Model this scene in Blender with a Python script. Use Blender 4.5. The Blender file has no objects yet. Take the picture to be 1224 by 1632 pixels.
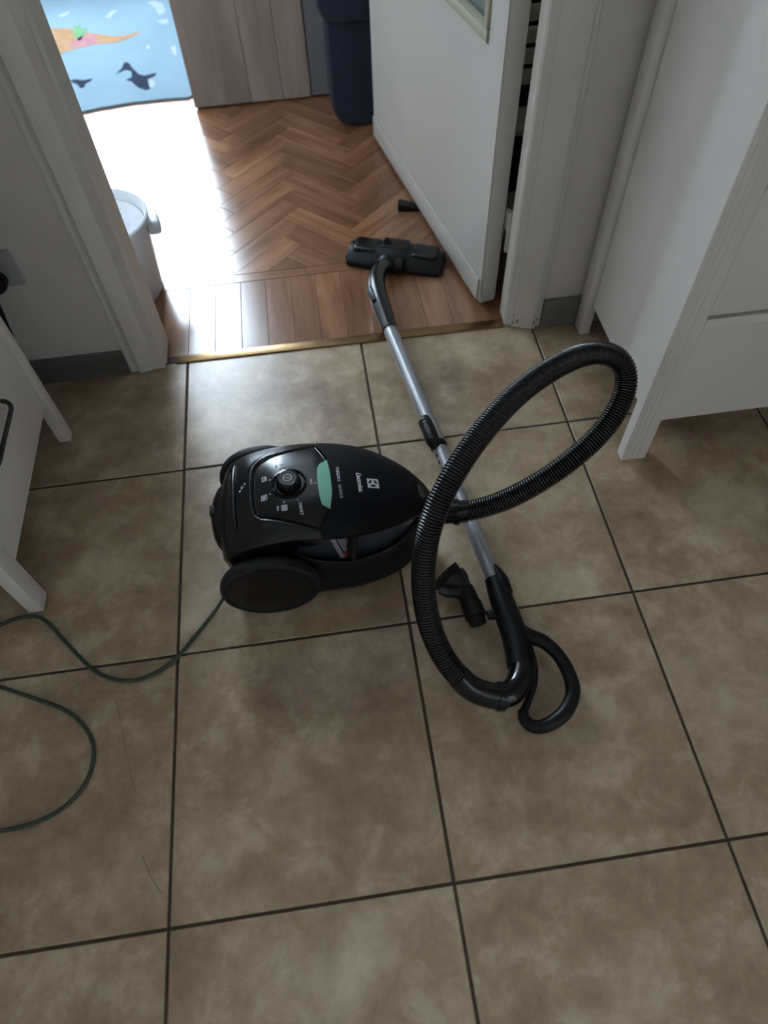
import bpy, bmesh, math, random
from mathutils import Vector, Matrix

S = bpy.context.scene
COL = S.collection
R = random.Random(7)

# ------------------------------------------------------------------ camera, sky, exposure
cd = bpy.data.cameras.new('camera')
cam = bpy.data.objects.new('camera', cd)
COL.objects.link(cam)
cx = Vector((0.99025, -0.13585, -0.03085))
cy = Vector((0.12967, 0.81783, 0.56066))
cz = Vector((-0.05094, -0.55919, 0.82747))
m = Matrix.Identity(4)
for i in range(3):
    m[i][0], m[i][1], m[i][2] = cx[i], cy[i], cz[i]
m.translation = Vector((0.36076, -1.47714, 1.23479))
cam.matrix_world = m
cd.sensor_fit = 'HORIZONTAL'
cd.sensor_width = 36.0
cd.lens = 1095.49 / 1224 * 36
cd.clip_start = 0.02
cd.dof.use_dof = True
cd.dof.focus_distance = 1.38
cd.dof.aperture_fstop = (cd.lens / 1000) / 0.0105
S.camera = cam

S.view_settings.view_transform = 'Standard'
S.view_settings.look = 'None'
S.view_settings.exposure = 0.0
S.view_settings.gamma = 1.0
S.view_settings.use_curve_mapping = False

w = bpy.data.worlds.new('overcast_sky')
S.world = w
w.use_nodes = True
bg = w.node_tree.nodes['Background']
bg.inputs[0].default_value = (0.70, 0.855, 1.0, 1)
bg.inputs[1].default_value = 27.0


def portal(name, loc, normal, sx, sy):
    L = bpy.data.lights.new(name, 'AREA')
    L.shape = 'RECTANGLE'
    L.size, L.size_y = sx, sy
    L.cycles.is_portal = True
    o = bpy.data.objects.new(name, L)
    o.location = loc
    o.rotation_euler = Vector(normal).to_track_quat('-Z', 'Y').to_euler()
    COL.objects.link(o)


WIN1 = (-1.12, -0.03, 0.56, 2.44)      # x0 x1 z0 z1 of the far room's window, in the wall at y = 2.55
WIN2 = (-3.95, -2.66, 0.15, 2.42)      # y0 y1 z0 z1 of an added kitchen window, in the wall at x = 4, unseen round an invented corner, for soft fill
portal('window_portal', ((WIN1[0] + WIN1[1]) / 2, 2.55, (WIN1[2] + WIN1[3]) / 2), (0, -1, 0), WIN1[1] - WIN1[0], WIN1[3] - WIN1[2])
portal('window_portal.001', (4.0, (WIN2[0] + WIN2[1]) / 2, (WIN2[2] + WIN2[3]) / 2), (-1, 0, 0), WIN2[3] - WIN2[2], WIN2[1] - WIN2[0])


# ------------------------------------------------------------------ materials
def srgb(r, g, b):
    f = lambda c: (c / 255 / 12.92) if c / 255 <= 0.04045 else ((c / 255 + 0.055) / 1.055) ** 2.4
    return (f(r), f(g), f(b), 1)


def base_mat(name, col, rough=0.5, metal=0.0, spec=0.5):
    mt = bpy.data.materials.new(name)
    mt.use_nodes = True
    b = mt.node_tree.nodes['Principled BSDF']
    b.inputs['Base Color'].default_value = col
    b.inputs['Roughness'].default_value = rough
    b.inputs['Metallic'].default_value = metal
    b.inputs['Specular IOR Level'].default_value = spec
    return mt, mt.node_tree, b


def node(nt, typ, **kw):
    n = nt.nodes.new(typ)
    for k, v in kw.items():
        if k == 'ins':
            for a, b in v.items():
                n.inputs[a].default_value = b
        else:
            setattr(n, k, v)
    return n


def ramp(nt, stops):
    r = nt.nodes.new('ShaderNodeValToRGB')
    e = r.color_ramp.elements
    while len(e) < len(stops):
        e.new(0.5)
    for k, (p, c) in enumerate(stops):
        e[k].position = p
        e[k].color = c
    return r


def coords(nt, scale=(1, 1, 1), rand=True, rot=(0, 0, 0)):
    tc = nt.nodes.new('ShaderNodeTexCoord')
    mp = nt.nodes.new('ShaderNodeMapping')
    mp.inputs['Scale'].default_value = scale
    mp.inputs['Rotation'].default_value = rot
    if rand:
        oi = nt.nodes.new('ShaderNodeObjectInfo')
        ml = node(nt, 'ShaderNodeVectorMath', operation='SCALE')
        cb = nt.nodes.new('ShaderNodeCombineXYZ')
        for k in range(3):
            nt.links.new(oi.outputs['Random'], cb.inputs[k])
        nt.links.new(cb.outputs[0], ml.inputs[0])
        ml.inputs['Scale'].default_value = 37.0
        ad = node(nt, 'ShaderNodeVectorMath', operation='ADD')
        nt.links.new(tc.outputs['Object'], ad.inputs[0])
        nt.links.new(ml.outputs[0], ad.inputs[1])
        nt.links.new(ad.outputs[0], mp.inputs[0])
    else:
        nt.links.new(tc.outputs['Object'], mp.inputs[0])
    return mp


def noisy(name, c1, c2, scale=8, rough=0.5, detail=4, stretch=(1, 1, 1), bump=0.0, bscale=60, metal=0.0, spec=0.5, rvar=0.0):
    mt, nt, b = base_mat(name, c1, rough, metal, spec)
    mp = coords(nt, stretch)
    n = node(nt, 'ShaderNodeTexNoise', ins={'Scale': scale, 'Detail': detail})
    nt.links.new(mp.outputs[0], n.inputs['Vector'])
    r = ramp(nt, [(0.3, c1), (0.7, c2)])
    nt.links.new(n.outputs['Fac'], r.inputs[0])
    nt.links.new(r.outputs[0], b.inputs['Base Color'])
    if rvar:
        mr = node(nt, 'ShaderNodeMapRange', ins={'To Min': rough - rvar, 'To Max': rough + rvar})
        nt.links.new(n.outputs['Fac'], mr.inputs['Value'])
        nt.links.new(mr.outputs[0], b.inputs['Roughness'])
    if bump:
        n2 = node(nt, 'ShaderNodeTexNoise', ins={'Scale': bscale, 'Detail': 3})
        nt.links.new(mp.outputs[0], n2.inputs['Vector'])
        bp = node(nt, 'ShaderNodeBump', ins={'Strength': bump, 'Distance': 0.002})
        nt.links.new(n2.outputs['Fac'], bp.inputs['Height'])
        nt.links.new(bp.outputs[0], b.inputs['Normal'])
    return mt


def tile_material():
    mt, nt, b = base_mat('stone_tile', srgb(150, 130, 108), 0.3, 0, 0.95)
    mp = coords(nt)
    n1 = node(nt, 'ShaderNodeTexNoise', ins={'Scale': 4.5, 'Detail': 8, 'Roughness': 0.66, 'Distortion': 0.15})
    n2 = node(nt, 'ShaderNodeTexNoise', ins={'Scale': 15.0, 'Detail': 8, 'Roughness': 0.7, 'Distortion': 0.3})
    for n in (n1, n2):
        nt.links.new(mp.outputs[0], n.inputs['Vector'])
    r1 = ramp(nt, [(0.30, srgb(112, 84, 60)), (0.5, srgb(160, 136, 109)), (0.70, srgb(200, 182, 156))])
    nt.links.new(n1.outputs['Fac'], r1.inputs[0])
    r2 = ramp(nt, [(0.35, srgb(114, 90, 68)), (0.52, srgb(172, 150, 123)), (0.66, srgb(218, 202, 176))])
    nt.links.new(n2.outputs['Fac'], r2.inputs[0])
    mx = node(nt, 'ShaderNodeMix', data_type='RGBA')
    mx.inputs[0].default_value = 0.38
    nt.links.new(r1.outputs[0], mx.inputs[6])
    nt.links.new(r2.outputs[0], mx.inputs[7])
    nt.links.new(mx.outputs[2], b.inputs['Base Color'])
    mr = node(nt, 'ShaderNodeMapRange', ins={'To Min': 0.24, 'To Max': 0.38})
    nt.links.new(n2.outputs['Fac'], mr.inputs['Value'])
    nt.links.new(mr.outputs[0], b.inputs['Roughness'])
    bp = node(nt, 'ShaderNodeBump', ins={'Strength': 0.25, 'Distance': 0.0015})
    nt.links.new(n1.outputs['Fac'], bp.inputs['Height'])
    nt.links.new(bp.outputs[0], b.inputs['Normal'])
    return mt


def wood_material(name, dark, mid, light, rough, along=0, grain=1.0):
    mt, nt, b = base_mat(name, mid, rough)
    sc = [14.0 * grain] * 3
    sc[along] = 1.6 * grain
    mp = coords(nt, tuple(sc))
    n1 = node(nt, 'ShaderNodeTexNoise', ins={'Scale': 2.0, 'Detail': 5, 'Roughness': 0.6, 'Distortion': 0.4})
    nt.links.new(mp.outputs[0], n1.inputs['Vector'])
    r1 = ramp(nt, [(0.28, dark), (0.5, mid), (0.74, light)])
    nt.links.new(n1.outputs['Fac'], r1.inputs[0])
    oi = nt.nodes.new('ShaderNodeObjectInfo')
    mr = node(nt, 'ShaderNodeMapRange', ins={'To Min': 0.72, 'To Max': 1.22})
    nt.links.new(oi.outputs['Random'], mr.inputs['Value'])
    hs = nt.nodes.new('ShaderNodeHueSaturation')
    nt.links.new(mr.outputs[0], hs.inputs['Value'])
    nt.links.new(r1.outputs[0], hs.inputs['Color'])
    nt.links.new(hs.outputs[0], b.inputs['Base Color'])
    bp = node(nt, 'ShaderNodeBump', ins={'Strength': 0.08, 'Distance': 0.001})
    nt.links.new(n1.outputs['Fac'], bp.inputs['Height'])
    nt.links.new(bp.outputs[0], b.inputs['Normal'])
    return mt


M = {}
M['tile'] = tile_material()
M['grout'] = noisy('dark_grout', srgb(58, 46, 36), srgb(72, 58, 45), 40, 0.9)
M['parquet'] = wood_material('oak_parquet', srgb(108, 70, 49), srgb(137, 95, 68), srgb(160, 118, 87), 0.21, 0)
M['parquet'].node_tree.nodes['Principled BSDF'].inputs['Specular IOR Level'].default_value = 0.85
M['subfloor'] = noisy('parquet_joint', srgb(60, 34, 20), srgb(74, 44, 26), 20, 0.6)
M['wall'] = noisy('wall_paint', srgb(201, 195, 190), srgb(209, 203, 198), 6, 0.75, bump=0.15, bscale=120)
M['wall_grey'] = noisy('bounce_damping_grey', srgb(140, 135, 132), srgb(148, 143, 140), 6, 0.75, bump=0.15, bscale=120)  # darker grey chosen to cut light bounced off the unseen back walls
M['ceil'] = noisy('ceiling_paint', srgb(225, 225, 222), srgb(232, 232, 230), 6, 0.8)
M['skirt'] = wood_material('grey_skirting', srgb(84, 82, 80), srgb(104, 101, 98), srgb(122, 119, 115), 0.45, 0)
M['white'] = noisy('white_lacquer', srgb(197, 194, 188), srgb(204, 201, 195), 3, 0.35, spec=0.4)
M['white2'] = noisy('white_furniture', srgb(214, 209, 203), srgb(220, 215, 209), 3, 0.42, spec=0.35)
M['jamb'] = noisy('white_gloss_paint', srgb(204, 199, 191), srgb(213, 208, 200), 5, 0.4, bump=0.1, bscale=50)
M['chip'] = noisy('paint_chip', srgb(60, 52, 44), srgb(86, 74, 62), 60, 0.8)
M['bead'] = noisy('glazing_bead', srgb(176, 178, 152), srgb(190, 192, 168), 6, 0.4)
M['brass'] = noisy('threshold_brass', srgb(122, 96, 66), srgb(146, 118, 82), 30, 0.3, stretch=(1, 8, 8), metal=0.9)
M['black'] = noisy('black_plastic', srgb(9, 9, 11), srgb(13, 13, 15), 30, 0.40, bump=0.08, bscale=900, spec=0.28)
M['black_sat'] = noisy('satin_black_plastic', srgb(11, 12, 15), srgb(14, 15, 18), 30, 0.24, bump=0.08, bscale=1200)
M['lid'] = noisy('matt_black_lid', srgb(11, 12, 14), srgb(14, 15, 18), 30, 0.50, bump=0.08, bscale=1200, spec=0.13)
M['black_gloss'] = noisy('glossy_black_plastic', srgb(7, 7, 9), srgb(10, 10, 12), 20, 0.16)
M['panel'] = noisy('control_panel_black', srgb(13, 14, 17), srgb(15, 16, 19), 30, 0.22, bump=0.05, bscale=1400)
M['groove'] = noisy('dull_black', srgb(6, 6, 7), srgb(9, 9, 10), 20, 0.7)  # plain black of the emblem disc, cord outlet and sole plate
M['rubber'] = noisy('tyre_rubber', srgb(22, 22, 24), srgb(29, 29, 31), 30, 0.6, spec=0.3)
M['hose'] = noisy('hose_plastic', srgb(6, 6, 8), srgb(10, 10, 12), 40, 0.15)
M['smoky'] = noisy('smoky_grey_plastic', srgb(52, 56, 64), srgb(62, 66, 75), 14, 0.25)
M['lightgrey'] = noisy('light_grey_plastic', srgb(120, 120, 128), srgb(138, 138, 146), 14, 0.4)
M['red'] = noisy('red_plastic', srgb(110, 24, 30), srgb(128, 30, 36), 14, 0.4)
M['green'] = noisy('mint_green_plastic', srgb(122, 178, 156), srgb(132, 188, 165), 14, 0.32)
M['print'] = noisy('white_print', srgb(196, 198, 204), srgb(206, 208, 214), 14, 0.5)
M['alu'] = noisy('brushed_aluminium', srgb(150, 152, 156), srgb(172, 174, 178), 60, 0.34, stretch=(1, 0.05, 1), metal=0.55, rvar=0.05)
M['cord'] = noisy('green_cord', srgb(40, 56, 40), srgb(50, 68, 48), 60, 0.5)
M['bristle'] = noisy('bristles', srgb(16, 16, 17), srgb(28, 28, 30), 300, 0.8, stretch=(1, 1, 0.05))
M['bucket'] = noisy('white_bucket_plastic', srgb(205, 212, 220), srgb(215, 221, 228), 6, 0.35)
M['liner'] = noisy('bag_liner', srgb(226, 230, 236), srgb(240, 242, 246), 20, 0.45, bump=0.5, bscale=40)
M['navy'] = noisy('navy_fabric', srgb(26, 33, 50), srgb(33, 41, 60), 160, 0.85, bump=0.3, bscale=500)
M['wardrobe'] = wood_material('grey_oak_panel', srgb(128, 114, 106), srgb(150, 136, 127), srgb(170, 156, 147), 0.5, 2, 0.6)
M['wardrobe2'] = noisy('grey_board', srgb(110, 110, 116), srgb(122, 122, 128), 4, 0.5, stretch=(4, 4, 0.6))
M['rug'] = noisy('blue_rug_pile', srgb(110, 131, 143), srgb(118, 139, 151), 5, 0.95, bump=0.6, bscale=260, spec=0.1)
for nm, c in dict(rug_orange=(148, 116, 88), rug_pink=(150, 108, 112), rug_green=(98, 136, 100), rug_navy=(32, 38, 56), rug_white=(146, 156, 164), rug_coral=(150, 106, 88)).items():
    M[nm] = noisy(nm, srgb(*[max(0, k - 8) for k in c]), srgb(*[min(255, k + 8) for k in c]), 24, 0.95, bump=0.5, bscale=260, spec=0.1)
M['slat'] = noisy('olive_cream_slats', srgb(214, 212, 180), srgb(226, 224, 194), 8, 0.5)
M['wire_black'] = noisy('black_metal', srgb(20, 20, 21), srgb(28, 28, 29), 30, 0.35)
M['socket'] = noisy('grey_socket_plastic', srgb(150, 150, 150), srgb(160, 160, 160), 10, 0.4)
mt, nt, b = base_mat('frosted_glass', srgb(205, 218, 214), 0.45)
b.inputs['Transmission Weight'].default_value = 0.85
n_ = node(nt, 'ShaderNodeTexNoise', ins={'Scale': 90.0, 'Detail': 2})
bp_ = node(nt, 'ShaderNodeBump', ins={'Strength': 0.3, 'Distance': 0.002})
nt.links.new(n_.outputs['Fac'], bp_.inputs['Height'])
nt.links.new(bp_.outputs[0], b.inputs['Normal'])
M['glass'] = mt


# ------------------------------------------------------------------ mesh helpers
def link_mesh(name, me, mat, parent=None):
    o = bpy.data.objects.new(name, me)
    COL.objects.link(o)
    if mat is not None and not me.materials:
        me.materials.append(mat)
    if parent is not None:
        o.parent = parent
        o.matrix_parent_inverse = parent.matrix_basis.inverted()
    return o


def obj(name, bm, mat, parent=None, smooth=False, center=False):
    bmesh.ops.recalc_face_normals(bm, faces=bm.faces[:])
    off = None
    if center:
        off = sum((v.co for v in bm.verts), Vector()) / max(1, len(bm.verts))
        bmesh.ops.translate(bm, verts=bm.verts[:], vec=-off)
    me = bpy.data.meshes.new(name)
    bm.to_mesh(me)
    bm.free()
    if smooth:
        me.polygons.foreach_set('use_smooth', [True] * len(me.polygons))
        if smooth != 'all':
            me.set_sharp_from_angle(angle=math.radians(smooth if smooth is not True else 40))
    o = link_mesh(name, me, mat, parent)
    if off is not None:
        o.location = off
    return o


def thing(name, label, cat, loc, group=None):
    o = bpy.data.objects.new(name, None)
    o.empty_display_size = 0.05
    o.location = loc
    COL.objects.link(o)
    return tag(o, label, cat, group)


def tag(o, label, cat, group=None, kind=None):
    if label:
        o['label'] = label
    if cat:
        o['category'] = cat
    if group:
        o['group'] = group
    if kind:
        o['kind'] = kind
    return o


def add_box(bm, x0, x1, y0, y1, z0, z1, bevel=0.0, seg=2, mat=None):
    r = bmesh.ops.create_cube(bm, size=1)
    vs = r['verts']
    for v in vs:
        v.co = Vector((x0 + (v.co.x + 0.5) * (x1 - x0), y0 + (v.co.y + 0.5) * (y1 - y0), z0 + (v.co.z + 0.5) * (z1 - z0)))
    if bevel:
        es = list({e for v in vs for e in v.link_edges})
        g = bmesh.ops.bevel(bm, geom=es, offset=bevel, segments=seg, affect='EDGES', profile=0.5)
        vs = list({v for f in g['faces'] for v in f.verts} | {v for v in vs if v.is_valid})
    if mat is not None:
        bmesh.ops.transform(bm, matrix=mat, verts=vs)
    return vs


def boxo(name, mat, parent, x0, x1, y0, y1, z0, z1, bevel=0.0, seg=2, smooth=False):
    bm = bmesh.new()
    add_box(bm, x0, x1, y0, y1, z0, z1, bevel, seg)
    return obj(name, bm, mat, parent, smooth=(30 if bevel and smooth else False))


def add_prism(bm, pts, z0, z1, bevel=0.0, seg=2):
    lo = [bm.verts.new((p[0], p[1], z0)) for p in pts]
    hi = [bm.verts.new((p[0], p[1], z1)) for p in pts]
    n = len(pts)
    bm.faces.new(lo[::-1])
    top = bm.faces.new(hi)
    for i in range(n):
        bm.faces.new((lo[i], lo[(i + 1) % n], hi[(i + 1) % n], hi[i]))
    if bevel:
        bmesh.ops.bevel(bm, geom=list(top.edges), offset=bevel, segments=seg, affect='EDGES', profile=0.5)
    return top


def spline(pts, n):
    """Catmull-Rom through pts, resampled to n points at equal arc length."""
    P = [Vector(p) for p in pts]
    dim = len(P[0])
    out = []
    for i in range(len(P) - 1):
        p0, p1, p2, p3 = P[max(i - 1, 0)], P[i], P[i + 1], P[min(i + 2, len(P) - 1)]
        for k in range(24):
            t = k / 24
            out.append(0.5 * ((2 * p1) + (p2 - p0) * t + (2 * p0 - 5 * p1 + 4 * p2 - p3) * t * t + (3 * p1 - p0 - 3 * p2 + p3) * t ** 3))
    out.append(P[-1])
    L = [0]
    for a, b in zip(out, out[1:]):
        L.append(L[-1] + (b - a).length)
    res, j = [], 0
    for k in range(n):
        s = L[-1] * k / (n - 1)
        while j < len(L) - 2 and L[j + 1] < s:
            j += 1
        f = (s - L[j]) / max(1e-9, L[j + 1] - L[j])
        res.append(out[j].lerp(out[j + 1], min(1, f)))
    return res, L[-1]


def sweep(bm, P, rad, seg=20, caps=True, flat=1.0, up=None):
    """Tube along points P; rad is a number or list; flat squashes it along the second axis."""
    n = len(P)
    P = [Vector(p) for p in P]
    if not isinstance(rad, (list, tuple)):
        rad = [rad] * n
    T = [(P[min(i + 1, n - 1)] - P[max(i - 1, 0)]).normalized() for i in range(n)]
    u = Vector(up) if up else Vector((0, 0, 1))
    if abs(u.dot(T[0])) > 0.95:
        u = Vector((1, 0, 0))
    u = (u - T[0] * u.dot(T[0])).normalized()
    rings = []
    for i in range(n):
        u = (u - T[i] * u.dot(T[i])).normalized()
        v = T[i].cross(u)
        rings.append([bm.verts.new(P[i] + rad[i] * (math.cos(2 * math.pi * k / seg) * v + flat * math.sin(2 * math.pi * k / seg) * u)) for k in range(seg)])
    for a, b in zip(rings, rings[1:]):
        for k in range(seg):
            bm.faces.new((a[k], a[(k + 1) % seg], b[(k + 1) % seg], b[k]))
    if caps:
        bm.faces.new(rings[0][::-1])
        bm.faces.new(rings[-1])
    return rings


def tubeo(name, mat, parent, pts, rad, seg=20, n=None, smooth=50, flat=1.0, up=None):
    bm = bmesh.new()
    if n:
        P, _ = spline(pts, n)
        if isinstance(rad, (list, tuple)):
            k = len(rad)
            rr = []
            for i in range(n):
                s = i / (n - 1) * (k - 1)
                a = min(int(s), k - 2)
                rr.append(rad[a] + (rad[a + 1] - rad[a]) * (s - a))
            rad = rr
    else:
        P = pts
    sweep(bm, P, rad, seg, True, flat, up)
    return obj(name, bm, mat, parent, smooth=smooth)


def add_lathe(bm, prof, seg=40, mat=None, closed=False):
    """prof: list of (radius, height) about local Z."""
    rings = []
    new = []
    for r, h in prof:
        if r < 1e-6:
            v = bm.verts.new((0, 0, h))
            rings.append([v])
            new.append(v)
        else:
            rr = [bm.verts.new((r * math.cos(2 * math.pi * k / seg), r * math.sin(2 * math.pi * k / seg), h)) for k in range(seg)]
            rings.append(rr)
            new += rr
    prs = list(zip(rings, rings[1:])) + ([(rings[-1], rings[0])] if closed else [])
    for a, b in prs:
        for k in range(seg):
            k2 = (k + 1) % seg
            if len(a) == 1 and len(b) == 1:
                continue
            if len(a) == 1:
                bm.faces.new((a[0], b[k], b[k2]))
            elif len(b) == 1:
                bm.faces.new((a[k], a[k2], b[0]))
            else:
                bm.faces.new((a[k], a[k2], b[k2], b[k]))
    if mat is not None:
        bmesh.ops.transform(bm, matrix=mat, verts=new)
    return new


# ------------------------------------------------------------------ the setting
TX, TY = 0.45, 0.45486
FY = -0.100                       # where the kitchen tiles end at the threshold
bm = bmesh.new()
add_box(bm, -0.78, 2.0, -4.0, FY + 0.004, -0.06, -0.0022)
add_box(bm, 2.0, 4.0, -4.0, -2.6, -0.06, -0.0022)
floor = obj('floor', bm, M['grout'])
tag(floor, 'beige brown stone tile floor of the kitchen with dark grout joints', 'floor', kind='structure')
G = 0.0027
tile_meshes = {}
for i in range(-2, 9):
    for j in range(0, 9):
        x0, x1 = max(i * TX + G, -0.775), min((i + 1) * TX - G, 1.995 if j < 5 else 3.995)
        y0, y1 = max(-(j + 1) * TY + G, -3.995), min(-j * TY - G, FY if i < 4 else -2.605)
        if x1 - x0 < 0.02 or y1 - y0 < 0.02:
            continue
        key = (round(x1 - x0, 4), round(y1 - y0, 4))
        if key not in tile_meshes:
            b2 = bmesh.new()
            hx, hy = key[0] / 2, key[1] / 2
            add_prism(b2, [(-hx, -hy), (hx, -hy), (hx, hy), (-hx, hy)], -0.02, 0.0, 0.0014, 1)
            bmesh.ops.recalc_face_normals(b2, faces=b2.faces[:])
            me = bpy.data.meshes.new('tile')
            b2.to_mesh(me)
            b2.free()
            me.materials.append(M['tile'])
            tile_meshes[key] = me
        t = bpy.data.objects.new('tile', tile_meshes[key])
        COL.objects.link(t)
        t.parent = floor
        t.location = ((x0 + x1) / 2, (y0 + y1) / 2, R.uniform(-0.0003, 0.0003))
# hairline cracks in one tile
for pts in ([(-0.119, -0.956), (-0.103, -1.012), (-0.088, -1.071), (-0.077, -1.111), (-0.069, -1.139), (-0.062, -1.152), (-0.064, -1.158)],
            [(-0.046, -1.256), (-0.032, -1.285), (-0.012, -1.315)]):
    bm = bmesh.new()
    P, _ = spline([(x, y, 0.0004) for x, y in pts], 40)
    P = [p + Vector((R.uniform(-.0008, .0008), R.uniform(-.0008, .0008), 0)) for p in P]
    sweep(bm, P, [0.0001 + 0.0003 * R.random() for _ in P], 5, True, 0.4)
    obj('crack', bm, M['grout'], floor)

# far-room parquet: a row of planks along the doorway, a narrow cross strip, herringbone beyond
bm = bmesh.new()
add_box(bm, -1.7, 1.7, FY + 0.004, 2.55, -0.06, -0.0012)
floor2 = obj('floor.001', bm, M['subfloor'])
tag(floor2, 'glossy brown oak herringbone parquet of the room beyond the doorway', 'floor', kind='structure')
FY2 = -0.076


def plank_mesh(L, W):
    b2 = bmesh.new()
    add_prism(b2, [(-L / 2, -W / 2), (L / 2, -W / 2), (L / 2, W / 2), (-L / 2, W / 2)], -0.012, 0.0, 0.0006, 1)
    bmesh.ops.recalc_face_normals(b2, faces=b2.faces[:])
    me = bpy.data.meshes.new('plank')
    b2.to_mesh(me)
    b2.free()
    me.materials.append(M['parquet'])
    return me


def plank(me, x, y, rz):
    p = bpy.data.objects.new('plank', me)
    COL.objects.link(p)
    p.parent = floor2
    p.location = (x, y, R.uniform(-0.0002, 0.0002))
    p.rotation_euler = (R.uniform(-.0012, .0012), R.uniform(-.0004, .0004), rz)


mb = plank_mesh(0.200 - FY2 - 0.0015, 0.0692)
for k in range(-12, 24):
    plank(mb, 0.036 + k * 0.0702, (0.2 + FY2) / 2, math.pi / 2)
ms = plank_mesh(0.46, 0.034)
for k in range(-4, 4):
    plank(ms, 0.1 + k * 0.462, 0.2185, 0)
PL, PW = 0.28, 0.07
mh = plank_mesh(PL - 0.001, PW - 0.001)
c45 = math.sqrt(0.5)
YS = 0.237
half = []


def clip_plank(x, y, rz):
    """herringbone pieces that cross the border strip are cut along it"""
    ca, sa = math.cos(rz), math.sin(rz)
    cs = [(x + ca * a - sa * b_, y + sa * a + ca * b_) for a, b_ in ((-PL / 2 + .0005, -PW / 2 + .0005), (PL / 2 - .0005, -PW / 2 + .0005), (PL / 2 - .0005, PW / 2 - .0005), (-PL / 2 + .0005, PW / 2 - .0005))]
    if min(c[1] for c in cs) >= YS:
        plank(mh, x, y, rz)
        return
    if max(c[1] for c in cs) <= YS + 0.004:
        return
    out = []
    for a, b_ in zip(cs, cs[1:] + cs[:1]):
        if a[1] >= YS:
            out.append(a)
        if (a[1] - YS) * (b_[1] - YS) < 0:
            f = (YS - a[1]) / (b_[1] - a[1])
            out.append((a[0] + f * (b_[0] - a[0]), YS))
    loc = [((px - x) * ca + (py - y) * sa, -(px - x) * sa + (py - y) * ca) for px, py in out]
    b2 = bmesh.new()
    add_prism(b2, loc, -0.012, 0.0)
    bmesh.ops.recalc_face_normals(b2, faces=b2.faces[:])
    me = bpy.data.meshes.new('plank')
    b2.to_mesh(me)
    b2.free()
    me.materials.append(M['parquet'])
    plank(me, x, y, rz)


N = PL / PW
cand = []
for a in range(-14, 15):
    for q in range(-3, 30):
        # herringbone in its own axes (u, v): horizontals step (W, W), columns step (L, -L)
        for typ in (0, 1):
            if typ == 0:
                u, v = q * PW + a * PL + PL / 2, q * PW - a * PL + PW / 2
            else:
                u, v = q * PW + a * PL + PL + PW / 2, q * PW - a * PL + PW - PL / 2 + PL / 2 * 0 + (PL / 2 - PW) * 0
                u, v = q * PW + a * PL + PL + PW / 2, q * PW - a * PL + PW / 2 - PL / 2 + PW / 2
            X = c45 * (u - v) + 0.13
            Y = c45 * (u + v) - 0.35
            if -0.75 < X < 1.15 and 0.1 < Y < 1.42:
                cand.append((X, Y, math.pi / 4 if typ == 0 else math.pi * 3 / 4))
for X, Y, a in cand:
    clip_plank(X, Y, a)

# threshold strip
bm = bmesh.new()
add_prism(bm, [(-0.028, -0.1035), (0.828, -0.1105), (0.828, -0.080), (-0.028, -0.077)], -0.002, 0.0042, 0.0022, 2)
th = obj('trim_2', bm, M['brass'], smooth=30)
tag(th, 'brass threshold strip between kitchen tiles and parquet', 'trim', kind='structure')

# walls
YW0, YW1 = -0.112, -0.020          # the partition with the doorway
DX0, DX1 = -0.045, 0.836


def wall(name, label, boxes, mat=None):
    bm = bmesh.new()
    for bx in boxes:
        add_box(bm, *bx)
    return tag(obj(name, bm, mat or M['wall']), label, 'wall', kind='structure')


wall('wall_front', 'white painted partition wall around the open doorway',
     [(-1.7, DX0 - 0.012, YW0, YW1, -.06, 2.5), (DX1 + 0.012, 2.0, YW0, YW1, -.06, 2.5), (DX0 - 0.012, DX1 + 0.012, YW0, YW1, 2.06, 2.5)])
wall('wall_left', 'kitchen wall behind the white cabinet', [(-0.88, -0.78, -4.1, YW0, -.06, 2.5)])
wall('wall_right', 'kitchen wall on the chest of drawers side', [(2.0, 2.1, -2.6, YW0, -.06, 2.5), (2.1, 4.1, -2.6, -2.5, -.06, 2.5)])  # return wall added to keep the window out of direct view
a0, a1, b0, b1 = WIN2
wall('wall_back', 'added grey kitchen walls round an unseen corner behind the viewer with an added window', [(-0.88, 4.1, -4.1, -4.0, -.06, 2.5), (4.0, 4.1, -4.0, a0, -.06, 2.5), (4.0, 4.1, a1, -2.6, -.06, 2.5), (4.0, 4.1, a0, a1, -.06, b0), (4.0, 4.1, a0, a1, b1, 2.5)], M['wall_grey'])  # invented corner leg, so daylight reaches the kitchen by bounce
wall('wall_far_left', 'left wall of the room beyond the doorway', [(-1.8, -1.7, YW0, 2.65, -.06, 2.5)])
wall('wall_far_right', 'right wall of the room beyond the doorway', [(1.7, 1.8, YW1, 2.65, -.06, 2.5)])
a0, a1, b0, b1 = WIN1
wall('wall_far', 'far wall of the room beyond the doorway with a bright window', [(-1.8, a0, 2.55, 2.65, -.06, 2.5), (a1, 1.8, 2.55, 2.65, -.06, 2.5), (a0, a1, 2.55, 2.65, -.06, b0), (a0, a1, 2.55, 2.65, b1, 2.5)])
bm = bmesh.new()
add_box(bm, -1.8, 2.1, -2.5, 2.65, 2.5, 2.6)
add_box(bm, -0.88, 4.1, -4.1, -2.5, 2.5, 2.6)
tag(obj('ceiling', bm, M['ceil']), 'white ceiling over both rooms', 'ceiling', kind='structure')


def window(name, label, y0, y1, win, side=False):
    a0, a1, b0, b1 = win
    bm = bmesh.new()
    f = 0.035
    for bx in ((a0, a0 + f, b0, b1), (a1 - f, a1, b0, b1), (a0, a1, b0, b0 + f), (a0, a1, b1 - f, b1)):
        q = (y0, y1, bx[0], bx[1]) if side else (bx[0], bx[1], y0, y1)
        add_box(bm, *q, bx[2], bx[3], 0.004, 1)
    return tag(obj(name, bm, M['white']), label, 'window', kind='structure')


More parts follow.
